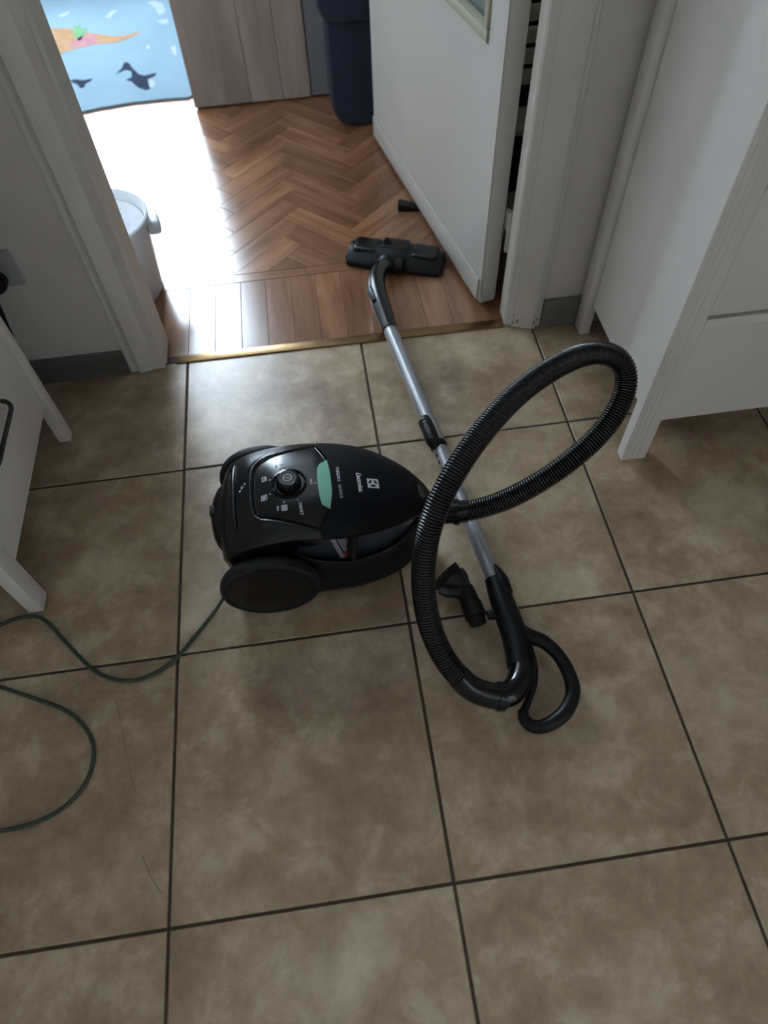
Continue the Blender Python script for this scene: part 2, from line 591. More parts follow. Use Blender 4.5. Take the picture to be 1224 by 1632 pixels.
window('window_1', 'white window frame at the end of the far room', 2.57, 2.63, WIN1)
window('window_added', 'added white window frame, unseen behind the viewer, that lights the kitchen', 4.02, 4.08, WIN2, True)  # unseen window added as the kitchen's soft daylight source

# skirting tiles, grey
bm = bmesh.new()
add_box(bm, -0.78, -0.1435, YW0 - 0.010, YW0, 0.0, 0.076, 0.002, 1)
tag(obj('baseboard_left', bm, M['skirt']), 'grey skirting tile left of the doorway', 'baseboard', kind='structure')
bm = bmesh.new()
add_box(bm, 0.921, 1.99, YW0 - 0.016, YW0, 0.0, 0.080, 0.002, 1)
tag(obj('baseboard_right', bm, M['skirt']), 'grey skirting tile right of the doorway', 'baseboard', kind='structure')

# door casing: moulded boards either side, jambs inside the opening
trim = thing('trim_1', 'white painted moulded door casing with chipped paint at its foot', 'trim', (0.395, YW0, 0))
tag(trim, None, None, kind='structure')


def casing(sgn, xin, zb):
    # profile across the board: (distance outward from the opening, y)
    prof = [(0.0, YW0 + 0.02), (0.0, -0.094), (0.003, -0.100), (0.010, -0.104), (0.022, -0.106), (0.026, -0.112), (0.038, -0.118), (0.052, -0.122), (0.064, -0.124), (0.070, -0.121), (0.073, -0.1125), (0.081, -0.1125), (0.084, -0.1155), (0.090, -0.115), (0.092, YW0 + 0.0005), (0.092, YW0 + 0.02)]
    if sgn > 0:
        prof = [(0.0, YW0 + 0.02), (0.0, -0.098), (0.004, -0.104), (0.016, -0.108), (0.022, -0.113), (0.04, -0.122), (0.055, -0.128), (0.068, -0.131), (0.076, -0.130), (0.082, -0.124), (0.090, -0.122), (0.092, YW0 + 0.02)]
    bm = bmesh.new()
    pts = [(xin + sgn * d, y) for d, y in prof]
    add_prism(bm, pts, zb, 2.12)
    o = obj('casing', bm, M['jamb'], trim)
    # lining of the opening
    bm = bmesh.new()
    if sgn < 0:
        add_box(bm, xin - 0.02, xin - 0.0005, YW0 + 0.02, YW1 + 0.008, 0.004, 2.06, 0.002, 1)
    else:
        add_box(bm, xin + 0.0005, xin + 0.02, YW0 + 0.014, -0.052, 0.004, 2.06, 0.002, 1)
    obj('jamb', bm, M['jamb'], trim)


casing(-1, -0.051, 0.003)
casing(1, 0.829, 0.003)
bm = bmesh.new()
add_box(bm, -0.14, 0.92, -0.128, YW0 + 0.02, 2.06, 2.14, 0.004, 1)
obj('head_casing', bm, M['jamb'], trim)
# chips in the paint low on the right casing
bm = bmesh.new()
rr = random.Random(3)
for k in range(16):
    d = rr.choice([0.002, 0.02, 0.03, 0.07, 0.078])
    zc = 0.006 + 0.06 * rr.random() ** 1.5
    sz = rr.uniform(0.001, 0.003)
    yy = -0.0985 if d < 0.003 else -0.1125 if d < 0.025 else -0.1195 if d < 0.05 else -0.1315
    if d >= 0.05:
        yy = -0.1312
    bmesh.ops.create_icosphere(bm, subdivisions=1, radius=sz, matrix=Matrix.Translation((0.829 + d, yy, zc)) @ Matrix.Diagonal((0.8, 0.4, rr.uniform(0.8, 2.0), 1)))
o = obj('paint_chips', bm, M['chip'], trim)
o['kind'] = 'stuff'

# ------------------------------------------------------------------ the door leaf
dd = Vector((-0.178, 0.984, 0)).normalized()
dn = Vector((0.984, 0.178, 0)).normalized()          # towards the far side of the leaf
DO = Vector((0.781, -0.021, 0))
DM = Matrix(((dd.x, dn.x, 0, DO.x), (dd.y, dn.y, 0, DO.y), (0, 0, 1, 0), (0, 0, 0, 1)))
door = thing('door_1', 'white panelled door standing open with frosted glass in its upper half', 'door', DO)
tag(door, None, None, kind='structure')
DT, DB = 0.045, 0.012


def dbox(name, mat, s0, s1, n0, n1, z0, z1, bev=0.0):
    bm = bmesh.new()
    add_box(bm, s0, s1, n0, n1, z0, z1, bev, 2, DM)
    return obj(name, bm, mat, door, smooth=30 if bev else False)


# leaf with an opening for the pane
bm = bmesh.new()
S0, S1, Z0, Z1 = 0.082, 0.85, 0.605, 1.88
gx, gz = (0.0, S0, S1, 0.93), (DB, Z0, Z1, 2.02)
gv = [[[bm.verts.new(DM @ Vector((x, y, z))) for z in gz] for x in gx] for y in (0.0, DT)]
for a in range(3):
    for c in range(3):
        if (a, c) != (1, 1):
            for q in (0, 1):
                bm.faces.new((gv[q][a][c], gv[q][a + 1][c], gv[q][a + 1][c + 1], gv[q][a][c + 1]))


def rim(path):
    for (a, c), (d, e) in zip(path, path[1:] + path[:1]):
        bm.faces.new((gv[0][a][c], gv[0][d][e], gv[1][d][e], gv[1][a][c]))


rim([(0, 0), (1, 0), (2, 0), (3, 0), (3, 1), (3, 2), (3, 3), (2, 3), (1, 3), (0, 3), (0, 2), (0, 1)])
rim([(1, 1), (2, 1), (2, 2), (1, 2)])
bmesh.ops.recalc_face_normals(bm, faces=bm.faces[:])
bmesh.ops.bevel(bm, geom=[e for e in bm.edges if e.calc_face_angle(0) > 1.0], offset=0.003, segments=2, affect='EDGES')
obj('leaf', bm, M['white'], door, smooth=30)
dbox('kick_board', M['white'], 0.012, 0.925, -0.006, -0.0003, DB + 0.004, 0.083, 0.003)
dbox('pane', M['glass'], S0 + 0.002, S1 - 0.002, 0.02, 0.024, Z0 + 0.002, Z1 - 0.002)
for (a, b_, c, d) in ((S0, S1, Z0, Z0 + 0.022), (S0, S1, Z1 - 0.022, Z1), (S0, S0 + 0.018, Z0 + 0.022, Z1 - 0.022), (S1 - 0.018, S1, Z0 + 0.022, Z1 - 0.022)):
    dbox('glazing_bead', M['bead'], a, b_, -0.006, 0.0195, c, d, 0.004)
# paint chip line on the hinge corner
bm = bmesh.new()
for k in range(7):
    z = 0.04 + 0.006 * k + rr.uniform(-.002, .002)
    bmesh.ops.create_icosphere(bm, subdivisions=1, radius=0.0018, matrix=DM @ Matrix.Translation((0.0, 0.0035, z)) @ Matrix.Diagonal((0.5, 0.6, rr.uniform(0.8, 2.2), 1)))
o = obj('paint_chips', bm, M['chip'], door)
o['kind'] = 'stuff'
# hinge
for zc in (0.228, 1.75):
    bm = bmesh.new()
    bmesh.ops.create_cone(bm, cap_ends=True, segments=16, radius1=0.0075, radius2=0.0075, depth=0.052, matrix=Matrix.Translation((0.8345, -0.034, zc + 0.027)))
    bmesh.ops.create_cone(bm, cap_ends=True, segments=16, radius1=0.0085, radius2=0.0085, depth=0.05, matrix=Matrix.Translation((0.8345, -0.034, zc - 0.026)))
    add_box(bm, 0.826, 0.836, -0.034, -0.012, zc + 0.002, zc + 0.05, 0.001, 1)
    obj('hinge', bm, M['white'], door, smooth=30)
# handle, above the frame's top edge
bm = bmesh.new()
P = [DM @ Vector(p) for p in ((0.86, -0.004, 1.05), (0.86, -0.045, 1.05), (0.84, -0.05, 1.05), (0.75, -0.05, 1.05))]
sweep(bm, P, 0.009, 12)
obj('handle', bm, M['alu'], door, smooth=40)

# wedge that holds the door
bm = bmesh.new()
WD = Matrix.Translation((0.634, 0.473, 0.0)) @ Matrix.Rotation(math.radians(-12), 4, 'Z')
pr = [(0, 0.0), (0.115, 0.0), (0.115, 0.005), (0.058, 0.0105), (0.0, 0.024)]
vs0 = [bm.verts.new(WD @ Vector((x, -0.0165, z))) for x, z in pr]
vs1 = [bm.verts.new(WD @ Vector((x, 0.0165, z))) for x, z in pr]
bm.faces.new(vs0)
bm.faces.new(vs1[::-1])
for i in range(5):
    bm.faces.new((vs0[i], vs0[(i + 1) % 5], vs1[(i + 1) % 5], vs1[i]))
bmesh.ops.bevel(bm, geom=bm.edges[:], offset=0.002, segments=2, affect='EDGES')
wedge = obj('door_wedge', bm, M['black'], smooth=30)
tag(wedge, 'small black wedge sticking out from under the open white door', 'door wedge')

# ------------------------------------------------------------------ chest of drawers, right
cx0, cx1, cyf, cyb = 0.985, 1.86, -0.588, -0.172
chest = thing('chest_of_drawers', 'white wooden chest of drawers on board legs right of the doorway', 'chest of drawers', (1.4, -0.38, 0))
CH = 1.12


def cpost(x0, x1, y0, y1, nm='leg'):
    boxo(nm, M['white2'], chest, x0, x1, y0, y1, 0.0, CH, 0.003, 2, True)


# front posts: boards whose outer half is fluted with three fine grooves
for sg, xa in ((1, cx0), (-1, cx1)):
    pf = [(0, cyf + 0.028), (0, cyf + 0.002), (0.002, cyf)]
    for gx_ in (0.0095, 0.0205, 0.0315):
        pf += [(gx_ - 0.0012, cyf), (gx_, cyf + 0.0014), (gx_ + 0.0012, cyf)]
    pf += [(0.0535, cyf), (0.0550, cyf + 0.0015), (0.0550, cyf + 0.028)]
    bm = bmesh.new()
    add_prism(bm, [(xa + sg * a, b_) for a, b_ in pf], 0.0, CH)
    obj('leg', bm, M['white2'], chest)
cpost(cx0 + 0.027, cx0 + 0.055, cyb, cyb + 0.040)
cpost(cx1 - 0.055, cx1 - 0.027, cyb, cyb + 0.040)
boxo('side_panel', M['white2'], chest, cx0 + 0.0455, cx0 + 0.060, cyf + 0.0285, cyb - 0.0012, 0.088, CH, 0.0015, 1)
boxo('side_panel', M['white2'], chest, cx1 - 0.060, cx1 - 0.0455, cyf + 0.0285, cyb - 0.0012, 0.088, CH, 0.0015, 1)
boxo('back_panel', M['white2'], chest, cx0 + 0.061, cx1 - 0.061, cyb - 0.012, cyb - 0.004, 0.14, CH)
boxo('bottom_board', M['white2'], chest, cx0 + 0.061, cx1 - 0.061, cyf + 0.032, cyb - 0.036, 0.16, 0.175)
boxo('worktop', M['white2'], chest, cx0 - 0.015, cx1 + 0.015, cyf - 0.02, cyb + 0.004, CH + 0.0005, CH + 0.025, 0.004, 2, True)
dx0, dx1 = cx0 + 0.0558, cx1 - 0.0558
zz = 0.122
for h in (0.263, 0.236, 0.236, 0.236):
    z0, z1 = zz, min(zz + h, CH - 0.012)
    # each front: a flat slab whose top edge falls back in a broad chamfer
    bm = bmesh.new()
    yf, yb_ = cyf + 0.002, cyf + 0.024
    x0, x1 = dx0, dx1
    c = 0.012
    prof = [(yb_, z0), (yf + 0.002, z0), (yf, z0 + 0.002), (yf, z1 - 0.014), (yf + 0.0045, z1 - 0.002), (yf + 0.006, z1), (yb_, z1)]
    A = [bm.verts.new((x0 + (0.005 if (k in (4, 5)) else 0.0), y, z)) for k, (y, z) in enumerate(prof)]
    B = [bm.verts.new((x1 - (0.005 if (k in (4, 5)) else 0.0), y, z)) for k, (y, z) in enumerate(prof)]
    bm.faces.new(A)
    bm.faces.new(B[::-1])
    for k in range(len(prof)):
        k2 = (k + 1) % len(prof)
        bm.faces.new((A[k], A[k2], B[k2], B[k]))
    dr = obj('drawer', bm, M['white2'], chest)
    for kx in (0.28, 0.72):
        bm = bmesh.new()
        add_lathe(bm, [(0, 0), (0.006, 0), (0.006, 0.012), (0.015, 0.018), (0.015, 0.024), (0.010, 0.029), (0, 0.030)], 20,
                  Matrix.Translation((x0 + kx * (x1 - x0), yf, (z0 + z1) / 2 + 0.01)) @ Matrix.Rotation(math.pi / 2, 4, 'X'))
        obj('knob', bm, M['black'], dr, smooth=40)
    zz = z1 + 0.013

# ------------------------------------------------------------------ cabinet, left
lx = -0.270
cab = thing('cabinet', 'low white cabinet with black bow handle beside the power socket', 'cabinet', (-0.5, -0.53, 0))
LH = 0.86
ly0, ly1 = -0.775, -0.296
for (x0, x1, y0, y1) in ((lx - 0.032, lx, ly0, ly0 + 0.042), (lx - 0.028, lx, ly1 - 0.030, ly1), (-0.74, -0.71, ly0, ly0 + 0.04), (-0.74, -0.71, ly1 - 0.03, ly1)):
    boxo('leg', M['white2'], cab, x0, x1, y0, y1, 0, LH, 0.003, 2, True)
boxo('side_panel', M['white2'], cab, -0.709, lx - 0.033, ly0 + 0.008, ly0 + 0.024, 0.125, LH)
boxo('side_panel', M['white2'], cab, -0.709, lx - 0.029, ly1 - 0.022, ly1 - 0.006, 0.125, LH)
boxo('back_panel', M['white2'], cab, -0.735, -0.725, ly0 + 0.041, ly1 - 0.031, 0.125, LH)
boxo('bottom_board', M['white2'], cab, -0.72, lx - 0.030, ly0 + 0.026, ly1 - 0.032, 0.14, 0.155)
boxo('worktop', M['white2'], cab, -0.75, lx + 0.006, ly0 - 0.01, ly1 + 0.01, LH + 0.0005, LH + 0.03, 0.004, 2, True)
fr = boxo('door', M['white2'], cab, lx - 0.026, lx - 0.007, ly0 + 0.043, ly1 - 0.0315, 0.124, 0.50, 0.002, 2, True)
fr2 = boxo('door', M['white2'], cab, lx - 0.026, lx - 0.007, ly0 + 0.043, ly1 - 0.0315, 0.504, LH - 0.002, 0.002, 2, True)
for zc, pa in ((0.268, fr), (0.70, fr2)):
    # bow handle: two feet, a flat bar that stands clear
    pts = [(lx - 0.0065, -0.458, zc + 0.010), (lx + 0.003, -0.460, zc + 0.008), (lx + 0.009, -0.466, zc + 0.003), (lx + 0.010, -0.478, zc), (lx + 0.010, -0.54, zc), (lx + 0.010, -0.602, zc), (lx + 0.009, -0.614, zc + 0.003), (lx + 0.003, -0.620, zc + 0.008), (lx - 0.0065, -0.622, zc + 0.010)]
    tubeo('handle', M['wire_black'], pa, pts, 0.0046, 12, 60)

# socket and plug
so = thing('wall_socket', 'square grey power socket low on the wall above the left cabinet', 'socket', (-0.317, YW0, 0.334))
bm = bmesh.new()
add_box(bm, -0.360, -0.274, YW0 - 0.010, YW0 - 0.0002, 0.291, 0.377, 0.004, 3)
obj('plate', bm, M['socket'], so, smooth=30)
bm = bmesh.new()
add_lathe(bm, [(0.031, 0), (0.031, 0.004), (0.027, 0.005), (0.027, 0.002), (0, 0.002)], 32, Matrix.Translation((-0.317, YW0 - 0.0095, 0.334)) @ Matrix.Rotation(math.pi / 2, 4, 'X'))
obj('rim', bm, M['socket'], so, smooth=40)
pg = thing('power_plug', 'black round plug pushed into the grey wall socket', 'plug', (-0.317, -0.15, 0.31))
bm = bmesh.new()
add_lathe(bm, [(0, 0.002), (0.020, 0.002), (0.0215, 0.006), (0.0215, 0.024), (0.018, 0.034), (0.010, 0.040), (0, 0.041)], 28, Matrix.Translation((-0.322, YW0 - 0.0125, 0.318)) @ Matrix.Rotation(math.pi / 2, 4, 'X'))
obj('plug_body', bm, M['black'], pg, smooth=40)
tubeo('plug_cord', M['black'], pg, [(-0.322, YW0 - 0.048, 0.318), (-0.323, YW0 - 0.066, 0.305), (-0.328, YW0 - 0.070, 0.26), (-0.345, YW0 - 0.060, 0.18), (-0.375, YW0 - 0.055, 0.1), (-0.42, YW0 - 0.05, 0.02), (-0.47, YW0 - 0.05, 0.006), (-0.6, YW0 - 0.05, 0.006)], 0.0045, 10, 60)

# ------------------------------------------------------------------ things in the far room
# wardrobe end panel
wr = thing('wardrobe', 'grey oak wardrobe side standing on the parquet beyond the door', 'wardrobe', (0.45, 1.5, 0))
WY = 1.222
boxo('carcass', M['wardrobe2'], wr, 0.002, 1.05, WY + 0.019, 1.82, 0.004, 2.1)
xs = [-0.003, 0.205, 0.322, 0.424]
for a, b_ in zip(xs, xs[1:]):
    bm = bmesh.new()
    add_box(bm, a + 0.0006, b_ - 0.0006, WY, WY + 0.018, 0.008, 2.1, 0.0015, 1)
    obj('panel', bm, M['wardrobe'], wr, center=True)
boxo('grey_board', M['wardrobe2'], wr, 0.426, 1.05, WY + 0.006, WY + 0.018, 0.008, 2.1, 0.002, 1)

# navy soft case
bag = thing('soft_case', 'tall navy blue fabric case standing upright behind the open door', 'bag', (0.66, 1.05, 0))
bm = bmesh.new()


def rounded_rect(x0, x1, z0, z1, r, n=8):
    out = []
    for (qx, qz, a0) in ((x1 - r, z0 + r, -90), (x1 - r, z1 - r, 0), (x0 + r, z1 - r, 90), (x0 + r, z0 + r, 180)):
        for k in range(n + 1):
            a = math.radians(a0 + 90 * k / n)
            out.append((qx + r * math.cos(a), qz + r * math.sin(a)))
    return out


def soft_case(bm, x0, x1, y0, y1, z0, z1, r, puff=0.02):
    P = rounded_rect(x0, x1, z0, z1, r)
    ccx, ccz = (x0 + x1) / 2, (z0 + z1) / 2
    rings = []
    for (t, s) in ((0, 0.0), (0, 0.86), (0.03, 0.95), (0.12, 0.985), (0.3, 1.0), (0.7, 1.0), (0.88, 0.985), (0.97, 0.95), (1, 0.86), (1, 0)):
        y = y0 + (y1 - y0) * t
        if s == 0:
            rings.append([bm.verts.new((ccx, y, ccz))])
        else:
            k = (1 - s) * 0.28
            rings.append([bm.verts.new((p[0] + (ccx - p[0]) * k * 1.0, y, p[1] + (ccz - p[1]) * k * 0.6)) for p in P])
    n = len(P)
    for a, b2 in zip(rings, rings[1:]):
        for k in range(n):
            k2 = (k + 1) % n
            if len(a) == 1:
                bm.faces.new((a[0], b2[k], b2[k2]))
            elif len(b2) == 1:
                bm.faces.new((a[k], a[k2], b2[0]))
            else:
                bm.faces.new((a[k], a[k2], b2[k2], b2[k]))


soft_case(bm, 0.485, 0.875, 0.985, 1.165, 0.004, 0.74, 0.07)
obj('body', bm, M['navy'], bag, smooth=35)
bm = bmesh.new()
soft_case(bm, 0.464, 0.86, 0.967, 1.12, 0.325, 0.70, 0.05)
obj('front_pocket', bm, M['navy'], bag, smooth=35)
tubeo('carry_strap', M['navy'], bag, [(0.6, 1.07, 0.735), (0.61, 1.07, 0.765), (0.68, 1.07, 0.775), (0.75, 1.07, 0.765), (0.76, 1.07, 0.735)], 0.008, 10, 30)

# slatted rack behind the door
rk = thing('slatted_rack', 'cream slatted rack seen through the gap behind the open door', 'rack', (1.1, 0.30, 0))
for x in (0.868, 1.34):
    for y in (0.262, 0.36):
        boxo('post', M['slat'], rk, x, x + 0.022, y, y + 0.022, 0, 1.3, 0.002, 1)
for k in range(18):
    boxo('slat', M['slat'], rk, 0.862, 1.368, 0.25, 0.2615, 0.428 + 0.0445 * k, 0.4605 + 0.0445 * k, 0.002, 1)
boxo('rail', M['slat'], rk, 0.862, 1.368, 0.25, 0.2615, 0.305, 0.322, 0.002, 1)
boxo('shelf', M['slat'], rk, 0.891, 1.339, 0.2625, 0.384, 0.30, 0.312)
boxo('dark_backing', M['wire_black'], rk, 0.891, 1.339, 0.385, 0.392, 0.06, 1.28)  # black sheet added so the gaps between slats look shaded
for zc in (0.06, ):
    boxo('shelf', M['slat'], rk, 0.891, 1.339, 0.2625, 0.384, zc, zc + 0.012)

# bucket
bk = thing('bucket', 'white plastic bucket with a side lug standing behind the left door casing', 'bucket', (-0.185, 0.215, 0))
BX, BY = -0.190, 0.222
bm = bmesh.new()
prof = [(0, 0.0), (0.108, 0.0), (0.112, 0.004), (0.128, 0.205), (0.137, 0.207), (0.138, 0.222), (0.134, 0.225), (0.130, 0.222), (0.124, 0.205), (0.109, 0.008), (0, 0.007)]
add_lathe(bm, prof, 64, Matrix.Translation((BX, BY, 0)))
obj('pail', bm, M['bucket'], bk, smooth=45)
a = math.radians(8)
lug = Matrix.Translation((BX, BY, 0)) @ Matrix.Rotation(a, 4, 'Z')
bm = bmesh.new()
add_box(bm, 0.124, 0.158, -0.024, 0.024, 0.160, 0.196, 0.009, 3, lug)
obj('lug', bm, M['bucket'], bk, smooth=40)
lug2 = Matrix.Translation((BX, BY, 0)) @ Matrix.Rotation(a + math.pi, 4, 'Z')
bm = bmesh.new()
add_box(bm, 0.124, 0.158, -0.024, 0.024, 0.172, 0.204, 0.008, 3, lug2)
obj('lug', bm, M['bucket'], bk, smooth=40)
# crumpled liner inside
bm = bmesh.new()
seg = 48
rings = []
for i, (r_, z_) in enumerate(((0.1215, 0.20), (0.115, 0.15), (0.1, 0.11), (0.06, 0.095), (0.02, 0.10))):
    rings.append([bm.verts.new((BX + (r_ - 0.004 * (1 + math.sin(5 * t + i)) * (i > 0)) * math.cos(t), BY + (r_ - 0.004 * (1 + math.cos(4 * t)) * (i > 0)) * math.sin(t), z_ + 0.008 * math.sin(3 * t + 1.7 * i) * (i > 0))) for t in [2 * math.pi * k / seg for k in range(seg)]])
for a_, b_ in zip(rings, rings[1:]):
    for k in range(seg):
        bm.faces.new((a_[k], a_[(k + 1) % seg], b_[(k + 1) % seg], b_[k]))
bm.faces.new(rings[-1])
ln = obj('bin_liner', bm, M['liner'], None, smooth='all')
tag(ln, 'white crumpled bag lining the bucket', 'bag')

# rug with its woven picture
rug = thing('rug', 'light blue play rug woven with a map coast and sea animals', 'rug', (-0.7, 1.9, 0))
bm = bmesh.new()
edge = [(-1.55, 1.20), (-0.80, 1.235), (-0.444, 1.276), (-0.352, 1.300), (-0.238, 1.316), (-0.123, 1.318), (-0.030, 1.312), (-0.012, 1.33), (-0.010, 2.50), (-1.55, 2.50)]
add_prism(bm, edge, 0.0, 0.008, 0.003, 2)
obj('pile', bm, M['rug'], rug)
pics = [
    ('coast', 'rug_orange', [(-0.95, 2.09), (-0.84, 2.05), (-0.698, 2.025), (-0.647, 2.047), (-0.554, 2.029), (-0.521, 2.0), (-0.463, 1.963), (-0.35, 1.906), (-0.303, 1.903), (-0.251, 1.931), (-0.244, 1.915), (-0.277, 1.88), (-0.333, 1.841), (-0.415, 1.845), (-0.472, 1.83), (-0.528, 1.809), (-0.564, 1.773), (-0.608, 1.767), (-0.662, 1.779), (-0.78, 1.80), (-0.9, 1.86)]),
    ('patch', 'rug_pink', [(-0.484, 1.943), (-0.43, 1.938), (-0.417, 1.859), (-0.449, 1.835), (-0.525, 1.839), (-0.535, 1.871)]),
    ('leaf', 'rug_green', [(-0.531, 1.988), (-0.537, 2.062), (-0.518, 2.028), (-0.512, 2.085), (-0.501, 2.017), (-0.47, 2.003), (-0.483, 1.928), (-0.49, 1.888), (-0.515, 1.928)]),
    ('whale', 'rug_navy', [(-0.315, 1.557), (-0.297, 1.6), (-0.29, 1.654), (-0.272, 1.644), (-0.255, 1.597), (-0.226, 1.536), (-0.203, 1.519), (-0.159, 1.534), (-0.161, 1.51), (-0.19, 1.486), (-0.175, 1.407), (-0.19, 1.397), (-0.224, 1.429), (-0.25, 1.481), (-0.273, 1.498), (-0.252, 1.517), (-0.256, 1.566), (-0.279, 1.583)]),
    ('belly', 'rug_white', [(-0.181, 1.478), (-0.162, 1.468), (-0.157, 1.432), (-0.169, 1.412), (-0.181, 1.432)]),
    ('tail', 'rug_navy', [(-0.495, 1.538), (-0.469, 1.545), (-0.44, 1.53), (-0.405, 1.537), (-0.406, 1.52), (-0.426, 1.5), (-0.43, 1.466), (-0.444, 1.469), (-0.458, 1.501)]),
    ('fleck', 'rug_white', [(-0.232, 2.229), (-0.201, 2.238), (-0.161, 2.197), (-0.147, 2.101), (-0.174, 2.084), (-0.193, 2.157)]),
    ('fleck', 'rug_white', [(-0.18, 2.019), (-0.135, 2.031), (-0.127, 1.978), (-0.157, 1.977)]),
    ('fleck', 'rug_white', [(-0.112, 1.752), (-0.092, 1.761), (-0.083, 1.667), (-0.098, 1.684)]),
    ('fleck', 'rug_white', [(-0.408, 2.114), (-0.385, 2.17), (-0.354, 2.178), (-0.372, 2.13), (-0.385, 2.09)]),
    ('fleck', 'rug_white', [(-0.615, 2.176), (-0.576, 2.213), (-0.567, 2.188), (-0.599, 2.15)]),
    ('fleck', 'rug_white', [(-0.212, 1.774), (-0.199, 1.798), (-0.194, 1.77), (-0.205, 1.746)]),
    ('coast', 'rug_coral', [(-1.0, 2.42), (-0.80, 2.41), (-0.734, 2.36), (-0.731, 2.295), (-0.759, 2.27), (-0.9, 2.26)]),
]
for k, (nm, mt_, P) in enumerate(pics):
    bm = bmesh.new()
    add_prism(bm, P, 0.0075, 0.0086 + 0.0003 * (nm in ('patch', 'leaf', 'belly')), 0)
    bmesh.ops.triangulate(bm, faces=[f for f in bm.faces if len(f.verts) > 4])
    obj(nm, bm, M[mt_], rug)

# ------------------------------------------------------------------ vacuum cleaner
VC = thing('vacuum_cleaner', 'black canister vacuum cleaner with looped ribbed hose and steel wand on tiles', 'vacuum cleaner', (0.31, -0.71, 0))


def ci(xs, ys, x):
    n = len(xs)
    if x <= xs[0]:
        return ys[0]
    if x >= xs[-1]:
        return ys[-1]
    i = max(k for k in range(n) if xs[k] <= x)

    def md(k):
        if k == 0:
            return (ys[1] - ys[0]) / (xs[1] - xs[0])
        if k == n - 1:
            return (ys[-1] - ys[-2]) / (xs[-1] - xs[-2])
        a = (ys[k] - ys[k - 1]) / (xs[k] - xs[k - 1])
        b = (ys[k + 1] - ys[k]) / (xs[k + 1] - xs[k])
        return 0.0 if a * b <= 0 else 2 * a * b / (a + b)
    h = xs[i + 1] - xs[i]
    t = (x - xs[i]) / h
    return (2 * t ** 3 - 3 * t * t + 1) * ys[i] + (t ** 3 - 2 * t * t + t) * h * md(i) + (3 * t * t - 2 * t ** 3) * ys[i + 1] + (t ** 3 - t * t) * h * md(i + 1)


X0, X1, YC = .112, .528, -.71
ZX = [.112, .118, .13, .15, .17, .19, .25, .31, .34, .38, .42, .46, .49, .51, .528]
ZC = [.130, .165, .185, .203, .214, .222, .236, .236, .231, .222, .209, .191, .173, .156, .130]
EX = [.112, .13, .15, .18, .22, .26, .30, .34, .38, .42, .46, .49, .51, .528]
ZE = [.120, .16, .182, .198, .207, .210, .207, .2, .193, .183, .169, .154, .141, .126]
HX = [.15, .22, .30, .34, .38, .42, .46, .49, .51]
HW = [.108, .109, .110, .109, .103, .091, .0715, .052, .034]


def hw(x):
    if x < .15:
        return max(.0005, .108 * max(0, 1 - ((.15 - x) / .038) ** 3) ** (1 / 3))
    if x > .51:
        return max(.0005, .034 * max(0, (X1 - x) / .018) ** .5)
    return ci(HX, HW, x)


def dome(x, y):
    t = min(1, abs(y - YC) / hw(x))
    e = ci(EX, ZE, x)
    c = ci(ZX, ZC, x)
    return e + (c - e) * (1 - t ** 2.6)


PANEL = [(0.313, -0.613), (0.3321, -0.6601), (0.3365, -0.699), (0.3365, -0.737), (0.3286, -0.7745), (0.3067, -0.8065), (0.2071, -0.7716), (0.1965, -0.762), (0.1925, -0.745), (0.1915, -0.71), (0.1925, -0.676), (0.1975, -0.6545), (0.207, -0.6440), (0.224, -0.6354)]


def seam(y):
    """x of the joint between the rear cover / panel and the front lid"""
    ys = [-0.8215, -0.8065, -0.7745, -0.737, -0.699, -0.6601, -0.613, -0.598]
    xs_ = [0.3085, 0.3067, 0.3286, 0.3365, 0.3365, 0.3321, 0.313, 0.3150]
    if y <= ys[0]:
        return xs_[0]
    if y >= ys[-1]:
        return xs_[-1]
    for k in range(len(ys) - 1):
        if ys[k] <= y <= ys[k + 1]:
            return xs_[k] + (xs_[k + 1] - xs_[k]) * (y - ys[k]) / (ys[k + 1] - ys[k])


def poly_sd(P, x, y):
    """signed distance to polygon, negative inside"""
    d, ins = 1e9, False
    n = len(P)
    for i in range(n):
        ax, ay = P[i]
        bx, by = P[(i + 1) % n]
        ex, ey = bx - ax, by - ay
        t = max(0, min(1, ((x - ax) * ex + (y - ay) * ey) / (ex * ex + ey * ey)))
        d = min(d, math.hypot(x - ax - t * ex, y - ay - t * ey))
        if (ay > y) != (by > y) and x < ax + (y - ay) / (by - ay) * ex:
            ins = not ins
    return -d if ins else d


def sst(a, b, x):
    t = max(0, min(1, (x - a) / (b - a)))
    return t * t * (3 - 2 * t)


TS = [math.copysign(1 - (1 - abs(k) / 60) ** 1.3, k) for k in range(-60, 61)]


